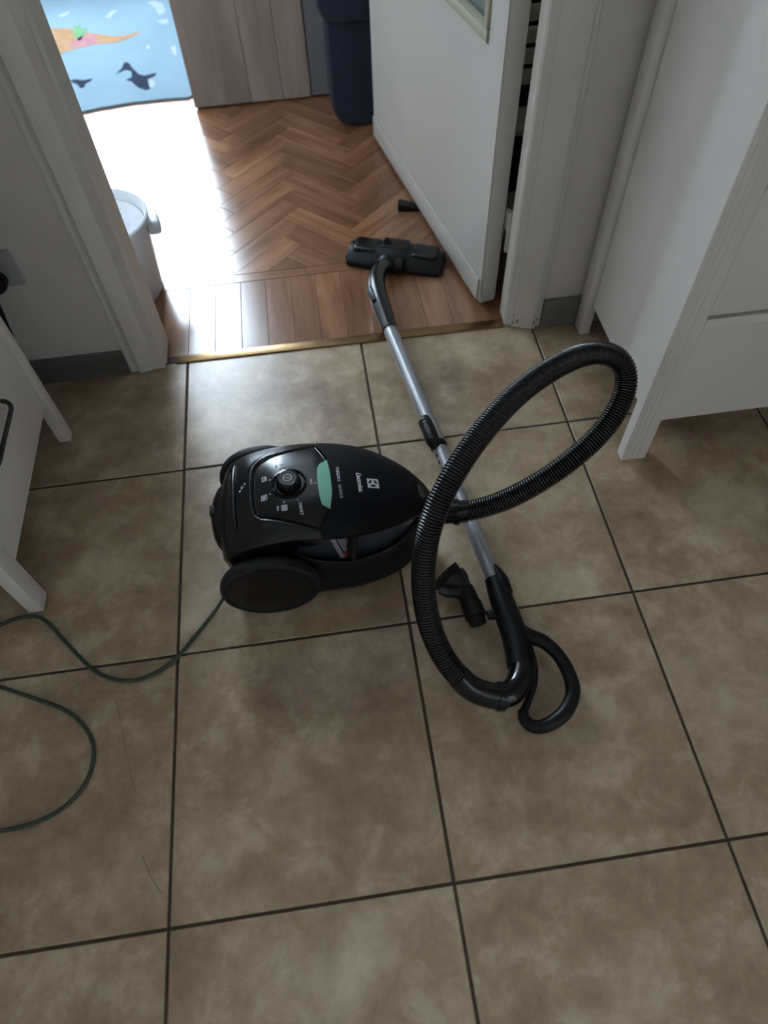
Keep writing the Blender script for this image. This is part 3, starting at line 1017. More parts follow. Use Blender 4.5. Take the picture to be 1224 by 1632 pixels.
def strip_mesh(xa, xb, ns, zfun, drop, ease=False):
    """shell over the dome between x = xa(t) and xb, closed underneath by a skirt"""
    bm = bmesh.new()
    top = []
    for i in range(ns + 1):
        s = i / ns
        if ease:
            s = 1 - (1 - s) ** 2
        row = []
        for t in TS:
            # iterate so that y and seam(y) agree
            y = YC
            for _ in range(4):
                x = xa(y) + s * (xb(y) - xa(y))
                y = YC + t * hw(x)
            row.append(bm.verts.new((x, y, zfun(x, y))))
        top.append(row)
    for a, b in zip(top, top[1:]):
        for k in range(len(TS) - 1):
            bm.faces.new((a[k], a[k + 1], b[k + 1], b[k]))
    # skirt
    loop = [r[0] for r in top] + top[-1][1:-1] + [r[-1] for r in reversed(top)] + list(reversed(top[0][1:-1]))
    prev = loop
    for dz, k in ((0.004, 0.0), (drop, 0.004)):
        nxt = []
        for v in loop:
            d = Vector((v.co.x - 0.31, v.co.y - YC, 0))
            d = d.normalized() * k if d.length > 1e-6 else d
            nxt.append(bm.verts.new((v.co.x - d.x, v.co.y - d.y, v.co.z - dz)))
        for i in range(len(loop)):
            j = (i + 1) % len(loop)
            bm.faces.new((prev[i], prev[j], nxt[j], nxt[i]))
        prev = nxt
    bmesh.ops.remove_doubles(bm, verts=bm.verts[:], dist=1e-5)
    return bm


def rear_z(x, y):
    z = dome(x, y)
    d = poly_sd(PANEL, x, y)
    z -= 0.0055 * sst(0.0045, -0.0035, d)                 # recess for the control panel
    rim = math.exp(-((d - 0.006) / 0.005) ** 2) * (x < 0.25) * sst(0.25, 0.21, x)
    z += 0.0028 * rim
    # trough behind the carry handle ridge
    g = math.exp(-((x - 0.146) / 0.005) ** 2) * sst(-0.785, -0.77, y) * sst(-0.62, -0.635, y)
    z -= 0.004 * g
    return z


bm = strip_mesh(lambda y: 0.1122, lambda y: min(seam(y) - 0.0012, 0.40), 170, rear_z, 0.03)
rear = obj('rear_cover', bm, M['black_sat'], VC, smooth=35)
bm = strip_mesh(lambda y: seam(y) + 0.0008, lambda y: 0.5278, 60, lambda x, y: dome(x, y) + 0.0012, 0.014, True)
lid = obj('front_lid', bm, M['lid'], VC, smooth=35)


def conform(name, tris_bm, mat, parent, off=0.0012, thick=0.0006, zf=dome, smooth=False):
    """lay a flat xy mesh on the dome"""
    for v in tris_bm.verts:
        v.co.z = zf(v.co.x, v.co.y) + off
    ex = bmesh.ops.extrude_face_region(tris_bm, geom=tris_bm.faces[:])
    for v in ex['geom']:
        if isinstance(v, bmesh.types.BMVert):
            v.co.z -= thick
    return obj(name, tris_bm, mat, parent, smooth=smooth)


def fill_poly(P, cell=0.004):
    """flat polygon cut into small cells so that it can bend over the dome"""
    bm = bmesh.new()
    bm.faces.new([bm.verts.new((p[0], p[1], 0)) for p in P])
    xs_ = [p[0] for p in P]
    ys_ = [p[1] for p in P]
    x = math.ceil(min(xs_) / cell) * cell
    while x < max(xs_):
        bmesh.ops.bisect_plane(bm, geom=bm.verts[:] + bm.edges[:] + bm.faces[:], plane_co=(x, 0, 0), plane_no=(1, 0, 0))
        x += cell
    y = math.ceil(min(ys_) / cell) * cell
    while y < max(ys_):
        bmesh.ops.bisect_plane(bm, geom=bm.verts[:] + bm.edges[:] + bm.faces[:], plane_co=(0, y, 0), plane_no=(0, 1, 0))
        y += cell
    return bm


def inset_poly(P, d):
    n = len(P)
    out = []
    A = sum(P[i][0] * P[(i + 1) % n][1] - P[(i + 1) % n][0] * P[i][1] for i in range(n))
    sg = 1 if A > 0 else -1
    for i in range(n):
        p, q, r = Vector(P[i - 1]), Vector(P[i]), Vector(P[(i + 1) % n])
        e1, e2 = (q - p).normalized(), (r - q).normalized()
        n1, n2 = Vector((-e1.y, e1.x)) * sg, Vector((-e2.y, e2.x)) * sg
        b = n1 + n2
        b = b.normalized() * (d / max(0.35, (b.normalized()).dot(n1)))
        out.append((q.x + b.x, q.y + b.y))
    return out


PZ = lambda x, y: dome(x, y) - 0.0035
panel = conform('control_panel', fill_poly(inset_poly(PANEL, 0.0035)), M['panel'], VC, 0.0005, 0.002, PZ, smooth=40)
GREEN = [(0.3185, -0.6760), (0.3328, -0.6650), (0.3352, -0.684), (0.3362, -0.70), (0.3362, -0.736), (0.3340, -0.752), (0.3292, -0.7735), (0.3152, -0.7646), (0.3125, -0.7448), (0.3118, -0.71), (0.3132, -0.688)]
conform('indicator_window', fill_poly(GREEN), M['green'], VC, 0.0012, 0.003, smooth=40)

# dial
DXc, DYc = 0.2595, -0.711
zd = PZ(DXc, DYc)
dial = VC
bm = bmesh.new()
add_lathe(bm, [(0.033, -0.004), (0.033, 0.0012), (0.0315, 0.0016), (0.029, 0.0004), (0.0245, -0.002), (0.0, -0.002)], 56, Matrix.Translation((DXc, DYc, zd + 0.0006)))
obj('dial_well', bm, M['black_gloss'], VC, smooth=35)
bm = bmesh.new()
add_lathe(bm, [(0, -0.002), (0.0235, -0.002), (0.0225, 0.006), (0.0205, 0.0165), (0.0192, 0.0185), (0.0172, 0.0192), (0.0165, 0.0186), (0, 0.0182)], 56, Matrix.Translation((DXc, DYc, zd)))
knob = obj('dial', bm, M['black_gloss'], VC, smooth=30)
bm = bmesh.new()
MT = Matrix.Translation((DXc, DYc, zd + 0.0185))
add_lathe(bm, [(0.0068, 0), (0.0068, 0.0004), (0.0079, 0.0004), (0.0079, 0)], 36, MT, True)
add_box(bm, -0.0038, 0.0038, -0.0006, 0.0006, 0, 0.0004, mat=MT @ Matrix.Rotation(math.radians(-28), 4, 'Z'))
obj('power_symbol', bm, M['print'], knob)


def text_bm(s, size, bold=0.0, space=1.0):
    cu = bpy.data.curves.new('txt', 'FONT')
    cu.body = s
    cu.size = 1
    cu.offset = bold
    cu.space_character = space
    cu.resolution_u = 3
    ob = bpy.data.objects.new('txt', cu)
    COL.objects.link(ob)
    dg = bpy.context.evaluated_depsgraph_get()
    me = ob.evaluated_get(dg).to_mesh()
    bm = bmesh.new()
    bm.from_mesh(me)
    ob.evaluated_get(dg).to_mesh_clear()
    bpy.data.objects.remove(ob)
    bpy.data.curves.remove(cu)
    bmesh.ops.triangulate(bm, faces=bm.faces[:])
    return bm


def lettering(name, s, start, end, height, parent, zf=dome, off=0.0016, bold=0.0, space=1.0):
    """text whose baseline runs from start to end on the dome, letter tops to the left of that direction turned +90 deg"""
    bm = text_bm(s, 1, bold, space)
    x0 = min(v.co.x for v in bm.verts)
    x1 = max(v.co.x for v in bm.verts)
    h = 0.69
    a, b = Vector(start), Vector(end)
    d = b - a
    up = Vector((-d.y, d.x)).normalized() * height
    for v in bm.verts:
        p = a + d * ((v.co.x - x0) / (x1 - x0)) + up * (v.co.y / h)
        v.co = Vector((p.x, p.y, 0))
    return conform(name, bm, M['print'], parent, off, 0.0003, zf)


# reading direction is -y, letter tops towards +x
lettering('lettering', 'PURED8.2', (0.3478, -0.6855), (0.3483, -0.7185), 0.0052, lid, off=0.0020, bold=0.02, space=1.05)
lettering('lettering', '\u00b7 SILENCE', (0.3483, -0.7215), (0.3492, -0.7545), 0.0050, lid, off=0.0020, space=1.15)
lettering('lettering', 'Electrolux', (0.3835, -0.6990), (0.3845, -0.7415), 0.0085, lid, off=0.0020, bold=0.02)
# square emblem
ex, ey, es = 0.4122, -0.7205, 0.0103


def disc(cx_, cy_, r, n=40):
    return [(cx_ + r * math.cos(2 * math.pi * k / n), cy_ + r * math.sin(2 * math.pi * k / n)) for k in range(n)]


conform('emblem', fill_poly([(ex - es, ey - es), (ex + es, ey - es), (ex + es, ey + es), (ex - es, ey + es)]), M['print'], lid, 0.0020, 0.0004)
conform('emblem_disc', fill_poly(disc(ex, ey, 0.0082)), M['groove'], lid, 0.0023, 0.0003)
# three concave white arms meeting at the centre
arm = []
for k in range(3):
    a = math.radians(90 + 120 * k)
    for da, r_ in ((-13, 0.0086), (13, 0.0086), (60, 0.0021)):
        arm.append((ex + r_ * math.cos(a + math.radians(da)), ey + r_ * math.sin(a + math.radians(da))))
conform('emblem_star', fill_poly(arm), M['print'], lid, 0.0027, 0.0003)
# latch outline at the nose
lt = [(0.4875, -0.690), (0.484, -0.700), (0.4825, -0.71), (0.4822, -0.72), (0.4838, -0.732), (0.4875, -0.744)]
bm = bmesh.new()
P, _ = spline([(x, y, dome(x, y) + 0.0012) for x, y in lt], 40)
sweep(bm, P, 0.0008, 6)
obj('latch_line', bm, M['black_gloss'], lid, smooth=40)
bm = fill_poly([(0.502, -0.699), (0.510, -0.702), (0.513, -0.71), (0.5125, -0.722), (0.508, -0.731), (0.501, -0.732), (0.498, -0.722), (0.4975, -0.708)], 0.003)
conform('latch', bm, M['black_gloss'], lid, 0.0022, 0.001, smooth=40)


# icons on the panel: small printed pictograms, their tops towards +x like the words
def stroke(bm, pts, wd=0.0007):
    for (ax, ay), (bx, by) in zip(pts, pts[1:]):
        a, b = Vector((ax, ay)), Vector((bx, by))
        d = (b - a).normalized()
        n = Vector((-d.y, d.x)) * wd / 2
        a -= d * wd / 2
        b += d * wd / 2
        bm.faces.new([bm.verts.new((p.x, p.y, 0)) for p in (a - n, b - n, b + n, a + n)])


def icon(name, cx_, cy_, strokes, wd=0.0007):
    bm = bmesh.new()
    for s in strokes:
        # icon coordinates: right = -y, up = +x, in mm
        stroke(bm, [(cx_ + q[1] / 1000, cy_ - q[0] / 1000) for q in s], wd)
    return conform(name, bm, M['print'], panel, 0.0012, 0.0003, PZ)


sq = lambda r: [(-r, -r), (r, -r), (r, r), (-r, r), (-r, -r)]
icon('pictogram', 0.2490, -0.6660, [[(-5, -4), (-5, 4), (5, 4), (5, -4)], [(-5, -4), (-3, -2), (-4, 0)], [(5, -4), (3, -2), (4, 1), (0, 4)], [(-2, 4), (-1, 0), (-3, -3)], [(1, -3), (2, -1)]], 0.001)
icon('pictogram', 0.2145, -0.6890, [[(-5, -3.5), (-5, 2), (-3, 2), (-3, 4), (4, 4), (4, 2), (5, 2), (5, -3.5), (-5, -3.5)], [(-2, -1), (-2, 2), (2, 2), (2, -1)], [(-4, -5), (-4, -3.5)], [(4, -5), (4, -3.5)]], 0.0011)
icon('pictogram', 0.2125, -0.7310, [sq(5), [(0, 3), (3, 0), (0, -3), (-3, 0), (0, 3)], [(-1, 0), (1, 0)]], 0.0012)
icon('pictogram', 0.2483, -0.7610, [sq(5), [(-3, -5), (-3, 5)], [(-1, -5), (-1, 5)], [(1, -5), (1, 5)], [(3, -5), (3, 5)], [(-5, -2), (5, -2)], [(-5, 1), (5, 1)]], 0.0009)
for (x, y) in ((0.2510, -0.6755), (0.2245, -0.6945), (0.2240, -0.7270), (0.2482, -0.7500), (0.2738, -0.7495), (0.3080, -0.7180)):
    bm = bmesh.new()
    bm.faces.new([bm.verts.new((p[0], p[1], 0)) for p in disc(x, y, 0.0013, 12)])
    conform('dial_mark', bm, M['print'], panel, 0.0012, 0.0003, PZ)

lettering('lettering', 'MIN', (0.2365, -0.6610), (0.2365, -0.6680), 0.0028, panel, PZ, 0.0012, 0.02)
lettering('lettering', 'MAX', (0.2350, -0.7560), (0.2350, -0.7650), 0.0028, panel, PZ, 0.0012, 0.02)
lettering('lettering', 'SMART', (0.2740, -0.7545), (0.2752, -0.7790), 0.0058, panel, PZ, 0.0012, 0.01, 1.1)
lettering('lettering', 'MAX', (0.2985, -0.7080), (0.2985, -0.7200), 0.0040, panel, PZ, 0.0012, 0.02)
# cord rewind marks on the rear cover
bm = bmesh.new()
for (x, y, r_) in ((0.1765, -0.687, 0.0019), (0.1665, -0.6995, 0.0018)):
    bm.faces.new([bm.verts.new((p[0], p[1], 0)) for p in disc(x, y, r_, 10)])
stroke(bm, [(0.1745, -0.692), (0.1700, -0.6965)], 0.0011)
stroke(bm, [(0.1715, -0.689), (0.1690, -0.692), (0.1695, -0.695)], 0.0009)
conform('rewind_mark', bm, M['print'], rear, 0.0010, 0.0003, rear_z)


# lower body: tub, recessed core, wheel arches
def hb(x):
    """half width of the base tub"""
    if x < 0.16:
        return max(.0005, 0.104 * max(0, 1 - ((.16 - x) / .05) ** 3) ** (1 / 3))
    if x > 0.485:
        return max(.0005, 0.0665 * max(0, (0.512 - x) / 0.027) ** 0.5)
    return ci([.16, .24, .28, .35, .40, .446, .47, .485], [.104, .110, .119, .1195, .111, .0955, .0805, .0665], x)


def loft(levels, xa, xb, hfun, ns=60):
    """levels: (z, inset); plan outline from hfun, capped top and bottom"""
    bm = bmesh.new()
    xs_ = [xa + (xb - xa) * (0.5 - 0.5 * math.cos(math.pi * i / ns)) for i in range(ns + 1)]
    rings = []
    for z, ins in levels:
        ring = []
        for x in xs_:
            ring.append((x, YC + max(0.0004, hfun(x) - ins)))
        for x in reversed(xs_):
            ring.append((x, YC - max(0.0004, hfun(x) - ins)))
        mx = (xa + xb) / 2
        k = 1 - ins / ((xb - xa) / 2)
        zz_ = z if callable(z) else (lambda x, z=z: z)
        rings.append([bm.verts.new((mx + (x - mx) * k, y, zz_(x))) for x, y in ring])
    n = len(rings[0])
    for a, b in zip(rings, rings[1:]):
        for i in range(n):
            j = (i + 1) % n
            bm.faces.new((a[i], a[j], b[j], b[i]))
    half_n = n // 2
    for ring in (rings[0], rings[-1]):
        for i in range(half_n - 1):
            bm.faces.new((ring[i], ring[i + 1], ring[n - 2 - i], ring[n - 1 - i]))
    bmesh.ops.remove_doubles(bm, verts=bm.verts[:], dist=1e-5)
    return bm


lipz = lambda x: ci([.11, .15, .20, .25, .30, .36, .44, .512], [.146, .156, .158, .144, .116, .099, .096, .094], x)
lipz2 = lambda x: lipz(x) + 0.004
lipz3 = lambda x: lipz(x) - 0.02
bm = loft([(0.018, 0.010), (0.020, 0.003), (0.026, 0.0), (0.030, 0.0), (0.031, 0.002), (0.034, 0.002), (0.060, 0.003), (lipz, 0.011), (lipz2, 0.014), (lipz3, 0.022)], 0.110, 0.512, hb)
obj('base', bm, M['black'], VC, smooth=35)


def hc(x):
    return max(0.0005, min(hw(min(max(x, .113), .527)) - 0.013, hb(min(x, 0.5119)) - 0.027))


def coretop(x):
    return ci(EX, ZE, x) - 0.004


bm = loft([(0.05, 0.006), (lambda x: coretop(x) - 0.02, 0.0), (coretop, 0.001)], 0.125, 0.505, lambda x: max(.0005, min(hw(min(max(x, .113), .527)) - 0.014, hb(min(x, .5119)) - 0.030 + 0.0)))
obj('dust_compartment', bm, M['smoky'], VC, smooth=35)
# solid rear flank below the cover
bm = loft([(0.05, 0.022), (0.13, 0.019), (lambda x: ci(EX, ZE, x) - 0.020, 0.004), (lambda x: ci(EX, ZE, x) - 0.010, 0.001), (lambda x: ci(EX, ZE, x) - 0.008, 0.012)], 0.118, 0.318, lambda x: max(.0005, (hw(max(x, .1125)) - 0.0055) * (1 if x < .25 else 1 - 0.5 * ((x - .25) / .068) ** 2)))
obj('rear_flank', bm, M['black'], VC, smooth=35)

# pieces seen in the slot under the lid: grey strip, plate, black bracket, red tab
for sg in (-1, 1):
    yb2 = lambda x: YC + sg * (min(hw(x) - 0.014, hb(x) - 0.030) + 0.001)

    def side_patch(name, mat, q, th=0.0022):
        bm = bmesh.new()
        A = [bm.verts.new((x, yb2(x) - sg * 0.001, z)) for x, z in q]
        B = [bm.verts.new((x, yb2(x) + sg * th, z)) for x, z in q]
        bm.faces.new(A)
        bm.faces.new(B[::-1])
        for i in range(len(q)):
            j = (i + 1) % len(q)
            bm.faces.new((A[i], A[j], B[j], B[i]))
        return obj(name, bm, mat, VC)
    side_patch('grey_strip', M['lightgrey'], [(0.318, 0.186), (0.326, 0.186), (0.343, 0.100), (0.334, 0.100)])
    side_patch('grey_plate', M['lightgrey'], [(0.328, 0.186), (0.352, 0.184), (0.350, 0.112), (0.345, 0.108)], 0.0012)
    side_patch('red_tab', M['red'], [(0.340, 0.118), (0.352, 0.124), (0.353, 0.104), (0.344, 0.102)], 0.003)
    pts = [(0.368, yb2(0.368), 0.192), (0.362, yb2(0.362) + sg * 0.008, 0.170), (0.357, yb2(0.357) + sg * 0.010, 0.14), (0.357, yb2(0.357) + sg * 0.008, 0.105)]
    tubeo('bracket', M['black'], VC, pts, 0.0095, 14, 24, flat=0.7)

# wheel arches, wheels
for sg in (-1, 1):
    yw = YC + sg * 0.143
    cxw, czw = 0.198, 0.0935
    bm = bmesh.new()
    W = Matrix.Translation((cxw, yw - sg * 0.0285, czw)) @ Matrix.Rotation(-sg * math.pi / 2, 4, 'X')
    add_lathe(bm, [(0.0, 0.0), (0.085, 0.0), (0.090, 0.003), (0.0932, 0.010), (0.0935, 0.019), (0.0915, 0.0245), (0.087, 0.027), (0.081, 0.0255), (0.081, 0.020), (0, 0.020)], 72, W)
    wh = obj('wheel', bm, M['rubber'], VC, smooth=40)
    bm = bmesh.new()
    add_lathe(bm, [(0.0, 0.0205), (0.0805, 0.0205), (0.0800, 0.0255), (0.074, 0.0272), (0.04, 0.0280), (0.0, 0.0282)], 64, W)
    obj('hub_cap', bm, M['black'], wh, smooth=30)
# front castor
bm = bmesh.new()
bmesh.ops.create_cone(bm, cap_ends=True, segments=28, radius1=0.0145, radius2=0.0145, depth=0.024, matrix=Matrix.Translation((0.44, YC, 0.0146)) @ Matrix.Rotation(math.pi / 2, 4, 'X'))
obj('castor', bm, M['rubber'], VC, smooth=40)

# rear bumper with the cord outlet, carry handle ridge
bm = bmesh.new()
bmesh.ops.create_uvsphere(bm, u_segments=40, v_segments=24, radius=1, matrix=Matrix.Translation((0.130, -0.700, 0.135)) @ Matrix.Diagonal((0.034, 0.080, 0.040, 1)))
obj('rear_bumper', bm, M['black_sat'], VC, smooth=70)
boxo('cord_outlet', M['groove'], VC, 0.0985, 0.1085, -0.708, -0.687, 0.146, 0.1655, 0.002, 2, True)
pts = [(0.1545, -0.624, rear_z(0.1545, -0.624)), (0.1535, -0.64, dome(0.1535, -0.64) + 0.001), (0.1530, -0.67, dome(0.153, -0.67) + 0.002), (0.1530, -0.71, dome(0.153, -0.71) + 0.002), (0.1535, -0.75, dome(0.1535, -0.75) + 0.002), (0.1550, -0.775, dome(0.155, -0.775) + 0.001), (0.1565, -0.788, dome(0.1565, -0.788) - 0.001)]
tubeo('carry_handle', M['black_sat'], VC, pts, [0.003, 0.0042, 0.0045, 0.0045, 0.0045, 0.0042, 0.003], 14, 50, flat=0.8)

# hose
HP = [[0.592, -0.741, 0.110], [0.646, -0.749, 0.13], [0.695, -0.752, 0.17], [0.745, -0.748, 0.205], [0.798, -0.728, 0.235], [0.841, -0.708, 0.26], [0.879, -0.676, 0.29], [0.899, -0.645, 0.32], [0.901, -0.618, 0.34], [0.881, -0.601, 0.355], [0.843, -0.604, 0.367], [0.797, -0.618, 0.375], [0.736, -0.651, 0.38], [0.676, -0.689, 0.38], [0.616, -0.74, 0.375], [0.559, -0.796, 0.36], [0.52, -0.839, 0.338], [0.495, -0.869, 0.31], [0.478, -0.899, 0.275], [0.469, -0.928, 0.235], [0.467, -0.958, 0.19], [0.471, -0.992, 0.15], [0.484, -1.025, 0.115], [0.504, -1.057, 0.085], [0.532, -1.078, 0.066]]
# two smoothing passes keep the measured loop free of kinks
Pp, _ = spline(HP, 60)
for _ in range(6):
    Pp = [Pp[0]] + [(Pp[i - 1] + 2 * Pp[i] + Pp[i + 1]) / 4 for i in range(1, 59)] + [Pp[-1]]
_, Lh = spline([tuple(p) for p in Pp], 10)
ribs = int(Lh / 0.0052)
Ph, _ = spline([tuple(p) for p in Pp], ribs * 4 + 1)
prof = [0.0186, 0.0203, 0.0209, 0.0203]
bm = bmesh.new()
sweep(bm, Ph, [prof[i % 4] for i in range(len(Ph))], 24)
hose = obj('hose', bm, M['hose'], VC, smooth=70)
tubeo('hose_cuff', M['hose'], hose, [(0.500, -0.722, 0.098), (0.53, -0.728, 0.102), (0.56, -0.735, 0.106), (0.594, -0.7415, 0.1105)], [0.024, 0.0245, 0.0235, 0.0225], 32, 24)
tubeo('hose_collar', M['hose'], hose, [(0.566, -0.7365, 0.1065), (0.576, -0.7385, 0.108)], [0.0265, 0.0265], 32)
pe = [tuple(Ph[-1] - (Ph[-1] - Ph[-9]).normalized() * 0.03), tuple(Ph[-1]), (0.560, -1.091, 0.056), (0.588, -1.098, 0.051)]
tubeo('hose_cuff', M['black_gloss'], hose, pe, [0.0218, 0.0225, 0.0230, 0.0238], 28, 30)
tubeo('hose_collar', M['black_gloss'], hose, [(0.576, -1.0955, 0.053), (0.588, -1.0975, 0.051)], [0.0262, 0.0262], 28)

# grip handle with elbow
hd = tubeo('handle', M['black'], VC, [(0.6250, -0.862, 0.0435), (0.6290, -0.90, 0.042), (0.6335, -0.945, 0.041), (0.6365, -0.985, 0.041), (0.6350, -1.02, 0.042), (0.6320, -1.045, 0.043)], [0.0185, 0.0225, 0.0240, 0.0245, 0.0250, 0.0245], 28, 40)
tubeo('elbow', M['black_gloss'], hd, [(0.6335, -1.035, 0.044), (0.630, -1.056, 0.046), (0.618, -1.078, 0.048), (0.602, -1.091, 0.050), (0.583, -1.097, 0.0515)], [0.0215, 0.0228, 0.0232, 0.0228, 0.0222], 28, 40)
LP = [(0.645, -0.975, 0.043), (0.662, -0.990, 0.043), (0.686, -1.004, 0.042), (0.706, -1.034, 0.041), (0.715, -1.072, 0.040), (0.712, -1.105, 0.038), (0.690, -1.134, 0.034), (0.660, -1.149, 0.030), (0.634, -1.150, 0.028), (0.619, -1.136, 0.028), (0.6195, -1.118, 0.030)]
tubeo('grip', M['black'], hd, LP, [0.016, 0.0145, 0.0125, 0.0120, 0.0125, 0.0130, 0.0135, 0.0135, 0.0125, 0.0115, 0.009], 22, 110)
LQ = [(0.6195, -1.122, 0.030), (0.634, -1.102, 0.034), (0.648, -1.078, 0.039), (0.6545, -1.052, 0.043), (0.6535, -1.028, 0.045), (0.6500, -1.005, 0.046)]
tubeo('grip_spine', M['black'], hd, LQ, [0.0075, 0.0062, 0.0066, 0.0075, 0.0095, 0.012], 18, 60)
# sleeve tab on the tube
bm = bmesh.new()
soft = [(0.628, -0.838, 0.052), (0.633, -0.852, 0.053), (0.6375, -0.872, 0.051), (0.640, -0.90, 0.049)]
P, _ = spline(soft, 24)
sweep(bm, P, [0.006 + 0.0075 * min(1, i / 12) for i in range(24)], 16)
obj('sleeve_tab', bm, M['black'], hd, smooth=50)
bm = bmesh.new()
add_box(bm, 0.596, 0.620, -0.943, -0.925, 0.030, 0.046, 0.004, 2)
obj('clip', bm, M['black'], hd, smooth=30)

# telescopic wand
WA, WB = Vector((0.520, -0.105, 0.0575)), Vector((0.626, -0.870, 0.0435))
wdir = (WB - WA).normalized()


def wp(y):
    t = (y - WA.y) / (WB.y - WA.y)
    return WA + (WB - WA) * t


bm = bmesh.new()
sweep(bm, [wp(-0.105), wp(-0.30), wp(-0.524)], 0.0178, 36, True)
wand = obj('wand', bm, M['alu'], VC, smooth=50)
bm = bmesh.new()
sweep(bm, [wp(-0.50), wp(-0.70), wp(-0.872)], 0.0158, 36, True)
obj('inner_tube', bm, M['alu'], wand, smooth=50)
bm = bmesh.new()
sweep(bm, [wp(-0.512), wp(-0.514), wp(-0.524), wp(-0.528)], [0.018, 0.0192, 0.0192, 0.0165], 36, True)
obj('collar', bm, M['black'], wand, smooth=50)
# ratchet teeth on the inner tube
bm = bmesh.new()
for k in range(9):
    p = wp(-0.552 - 0.018 * k) + Vector((-0.0138, 0, 0.006))
    add_box(bm, p.x - 0.002, p.x + 0.002, p.y - 0.0035, p.y + 0.0035, p.z - 0.003, p.z + 0.003, 0.001, 1)
obj('ratchet_marks', bm, M['black'], wand)
# slider button
bm = bmesh.new()
off = Vector((-0.0095, 0, 0.0105))
P = [wp(y) + off * k for y, k in ((-0.438, 0.55), (-0.446, 0.8), (-0.458, 1.0), (-0.475, 1.08), (-0.50, 1.12), (-0.515, 1.12), (-0.526, 1.0), (-0.532, 0.85))]
sweep(bm, P, [0.008, 0.0125, 0.0148, 0.0155, 0.0158, 0.0152, 0.0125, 0.008], 24)
sl = obj('slider', bm, M['black'], wand, smooth=50)
bm = bmesh.new()
for k in range(6):
    p = wp(-0.458 - 0.011 * k) + off * 1.05
    rg = []
    for j in range(9):
        a = math.radians(100 + 14 * j)
        rg.append(p + Vector((0.0156 * math.cos(a), 0, 0.0156 * math.sin(a))))
    sweep(bm, rg, 0.0011, 6)
obj('slider_ridges', bm, M['black_gloss'], sl, smooth=50)

# neck and floor head
neck = tubeo('nozzle_neck', M['black_sat'], VC, [(0.5475, 0.138, 0.044), (0.530, 0.110, 0.054), (0.516, 0.062, 0.063), (0.5115, 0.015, 0.066), (0.5125, -0.035, 0.0645), (0.5180, -0.085, 0.0600), (0.5230, -0.135, 0.0570)], [0.020, 0.022, 0.0225, 0.0235, 0.0240, 0.0228, 0.0205], 28, 60)
bm = bmesh.new()
add_box(bm, -0.007, 0.007, -0.028, 0.028, -0.005, 0.006, 0.003, 2, Matrix.Translation((0.4935, -0.02, 0.080)) @ Matrix.Rotation(math.radians(8), 4, 'Z') @ Matrix.Rotation(math.radians(-35), 4, 'Y'))
obj('release_button', bm, M['black'], neck, smooth=30)

hx, hy, ha = 0.588, 0.212, math.radians(-22)
HM = Matrix.Translation((hx, hy, 0)) @ Matrix.Rotation(ha, 4, 'Z')
L2 = 0.136
# cross-section (depth v, height z): low front lip (towards -v), domed back
stations = []
for i in range(33):
    u = -L2 + 2 * L2 * i / 32
    e = 1 - abs(u / L2) ** 5
    wv = 0.050 * (0.84 + 0.16 * e)
    h = 0.044 * (0.80 + 0.20 * e) + 0.006 * math.exp(-(u / 0.05) ** 2)
    pr = [(-wv, 0.003), (-wv - 0.001, 0.010), (-wv * 0.96, 0.017), (-wv * 0.80, 0.021), (-wv * 0.45, h * 0.80), (-wv * 0.1, h * 0.98), (wv * 0.3, h), (wv * 0.7, h * 0.92), (wv * 0.93, h * 0.72), (wv, h * 0.45), (wv * 0.98, 0.003)]
    stations.append([(u, v, z) for v, z in pr])
bm = bmesh.new()
rows = [[bm.verts.new(HM @ Vector(p)) for p in st] for st in stations]
for a, b in zip(rows, rows[1:]):
    for k in range(len(a)):
        k2 = (k + 1) % len(a)
        bm.faces.new((a[k], a[k2], b[k2], b[k]))
bm.faces.new(rows[0])
bm.faces.new(rows[-1][::-1])
head = obj('floor_head', bm, M['black'], VC, smooth=45)


def hobj(name, mat, build, smooth=35):
    bm = bmesh.new()
    build(bm)
    return obj(name, bm, mat, head, smooth=smooth)


hobj('sole_plate', M['groove'], lambda bm: add_box(bm, -L2 + 0.006, L2 - 0.006, -0.045, 0.045, 0.0008, 0.0045, 0, 1, HM))
hobj('pedal', M['black_gloss'], lambda bm: add_box(bm, -0.040, 0.035, -0.004, 0.040, 0.040, 0.0520, 0.005, 3, HM))
for u0, u1 in ((-0.122, -0.050), (0.046, 0.122)):
    hobj('shoulder', M['black_sat'], lambda bm: add_box(bm, u0, u1, -0.020, 0.040, 0.030, 0.0452, 0.011, 4, HM))
hobj('swivel_joint', M['black'], lambda bm: bmesh.ops.create_cone(bm, cap_ends=True, segments=32, radius1=0.022, radius2=0.022, depth=0.085, matrix=HM @ Matrix.Translation((-0.008, -0.052, 0.026)) @ Matrix.Rotation(math.pi / 2, 4, 'Y')))
hobj('pivot', M['black'], lambda bm: bmesh.ops.create_uvsphere(bm, u_segments=28, v_segments=16, radius=0.027, matrix=HM @ Matrix.Translation((-0.010, -0.058, 0.036))))
hobj('side_bumper', M['rubber'], lambda bm: add_box(bm, L2 - 0.002, L2 + 0.006, -0.03, 0.03, 0.006, 0.022, 0.003, 2, HM))
hobj('side_bumper', M['rubber'], lambda bm: add_box(bm, -L2 - 0.006, -L2 + 0.002, -0.03, 0.03, 0.006, 0.022, 0.003, 2, HM))

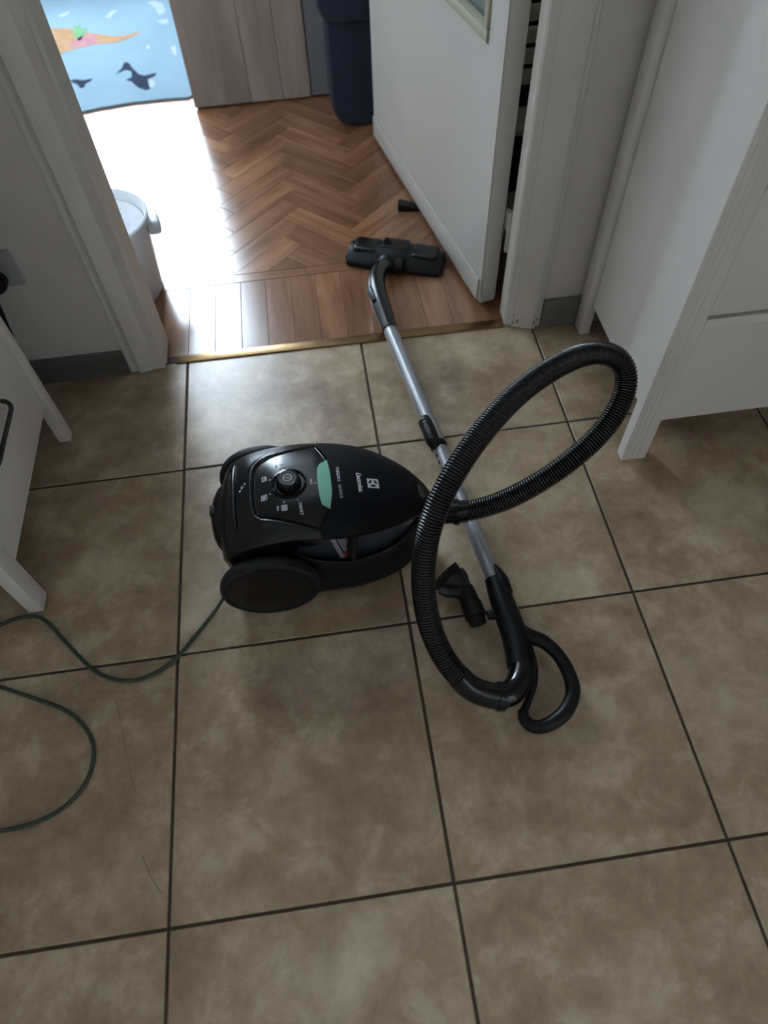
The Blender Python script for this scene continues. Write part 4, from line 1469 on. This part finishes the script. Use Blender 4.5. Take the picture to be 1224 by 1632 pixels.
# mains cord: out of the canister's back, under the cabinet, round in a loop
CP = [(0.118, -0.772), (0.084, -0.818), (0.057, -0.848), (0.027, -0.884), (0.002, -0.913), (-0.031, -0.937), (-0.066, -0.949), (-0.098, -0.948), (-0.131, -0.936), (-0.159, -0.917), (-0.19, -0.884), (-0.225, -0.843), (-0.254, -0.808), (-0.278, -0.788), (-0.302, -0.784), (-0.327, -0.786), (-0.345, -0.792), (-0.377, -0.803), (-0.43, -0.83), (-0.445, -0.865), (-0.407, -0.89), (-0.355, -0.916), (-0.324, -0.929), (-0.256, -0.961), (-0.201, -0.99), (-0.167, -1.021), (-0.145, -1.058), (-0.142, -1.092), (-0.15, -1.123), (-0.171, -1.151), (-0.205, -1.171), (-0.245, -1.181), (-0.286, -1.183), (-0.328, -1.181), (-0.42, -1.17), (-0.55, -1.14)]
CPz = [(x, y, 0.0040) for x, y in CP]
CPz[0] = (0.118, -0.772, 0.030)
CPz[1] = (0.084, -0.818, 0.012)
tubeo('power_cord', M['cord'], VC, CPz, 0.0036, 10, 320)

# ------------------------------------------------------------------ dusting brush clipped beside the handle
br = thing('dusting_brush', 'black dusting brush attachment clipped beside the vacuum handle', 'brush', (0.565, -0.88, 0))
neckP = [(0.5765, -0.946, 0.032), (0.5745, -0.925, 0.033), (0.5700, -0.895, 0.034), (0.5640, -0.872, 0.035)]
tubeo('socket_tube', M['black'], br, neckP, [0.0165, 0.0172, 0.0182, 0.0192], 24, 24)
tubeo('collar', M['black'], br, [(0.5752, -0.933, 0.0326), (0.5712, -0.904, 0.0336)], [0.0205, 0.0205], 24)
d_ = Vector((-0.62, 0.78, 0.04)).normalized()
pv = Vector((0.5665, -0.880, 0.0345))
sd_ = Vector((0.78, 0.62, 0)).normalized()
bm = bmesh.new()
rings = []
for (s, a, b_) in ((0.0, 0.017, 0.017), (0.012, 0.024, 0.0185), (0.022, 0.032, 0.018), (0.032, 0.036, 0.0175), (0.040, 0.0375, 0.017), (0.0405, 0.035, 0.0155)):
    c = pv + d_ * s
    up_ = d_.cross(sd_)
    rings.append([bm.verts.new(c + sd_ * a * math.cos(t) + up_ * b_ * math.sin(t)) for t in [2 * math.pi * k / 32 for k in range(32)]])
for a, b_ in zip(rings, rings[1:]):
    for k in range(32):
        bm.faces.new((a[k], a[(k + 1) % 32], b_[(k + 1) % 32], b_[k]))
bm.faces.new(rings[0][::-1])
bm.faces.new(rings[-1])
obj('brush_body', bm, M['black_sat'], br, smooth=45)
bm = bmesh.new()
rb = random.Random(5)
up_ = d_.cross(sd_)
for k in range(260):
    t = 2 * math.pi * rb.random()
    q = math.sqrt(rb.uniform(0.35, 1))
    c = pv + d_ * 0.040 + sd_ * 0.032 * q * math.cos(t) + up_ * 0.0135 * q * math.sin(t)
    e = c + d_ * 0.019 + sd_ * (0.004 * math.cos(t) + rb.uniform(-.002, .002)) + up_ * (0.001 * math.sin(t) + rb.uniform(-.001, .001))
    sweep(bm, [c, e], [0.0010, 0.0007], 4)
o = obj('bristles', bm, M['bristle'], br)
o['kind'] = 'stuff'
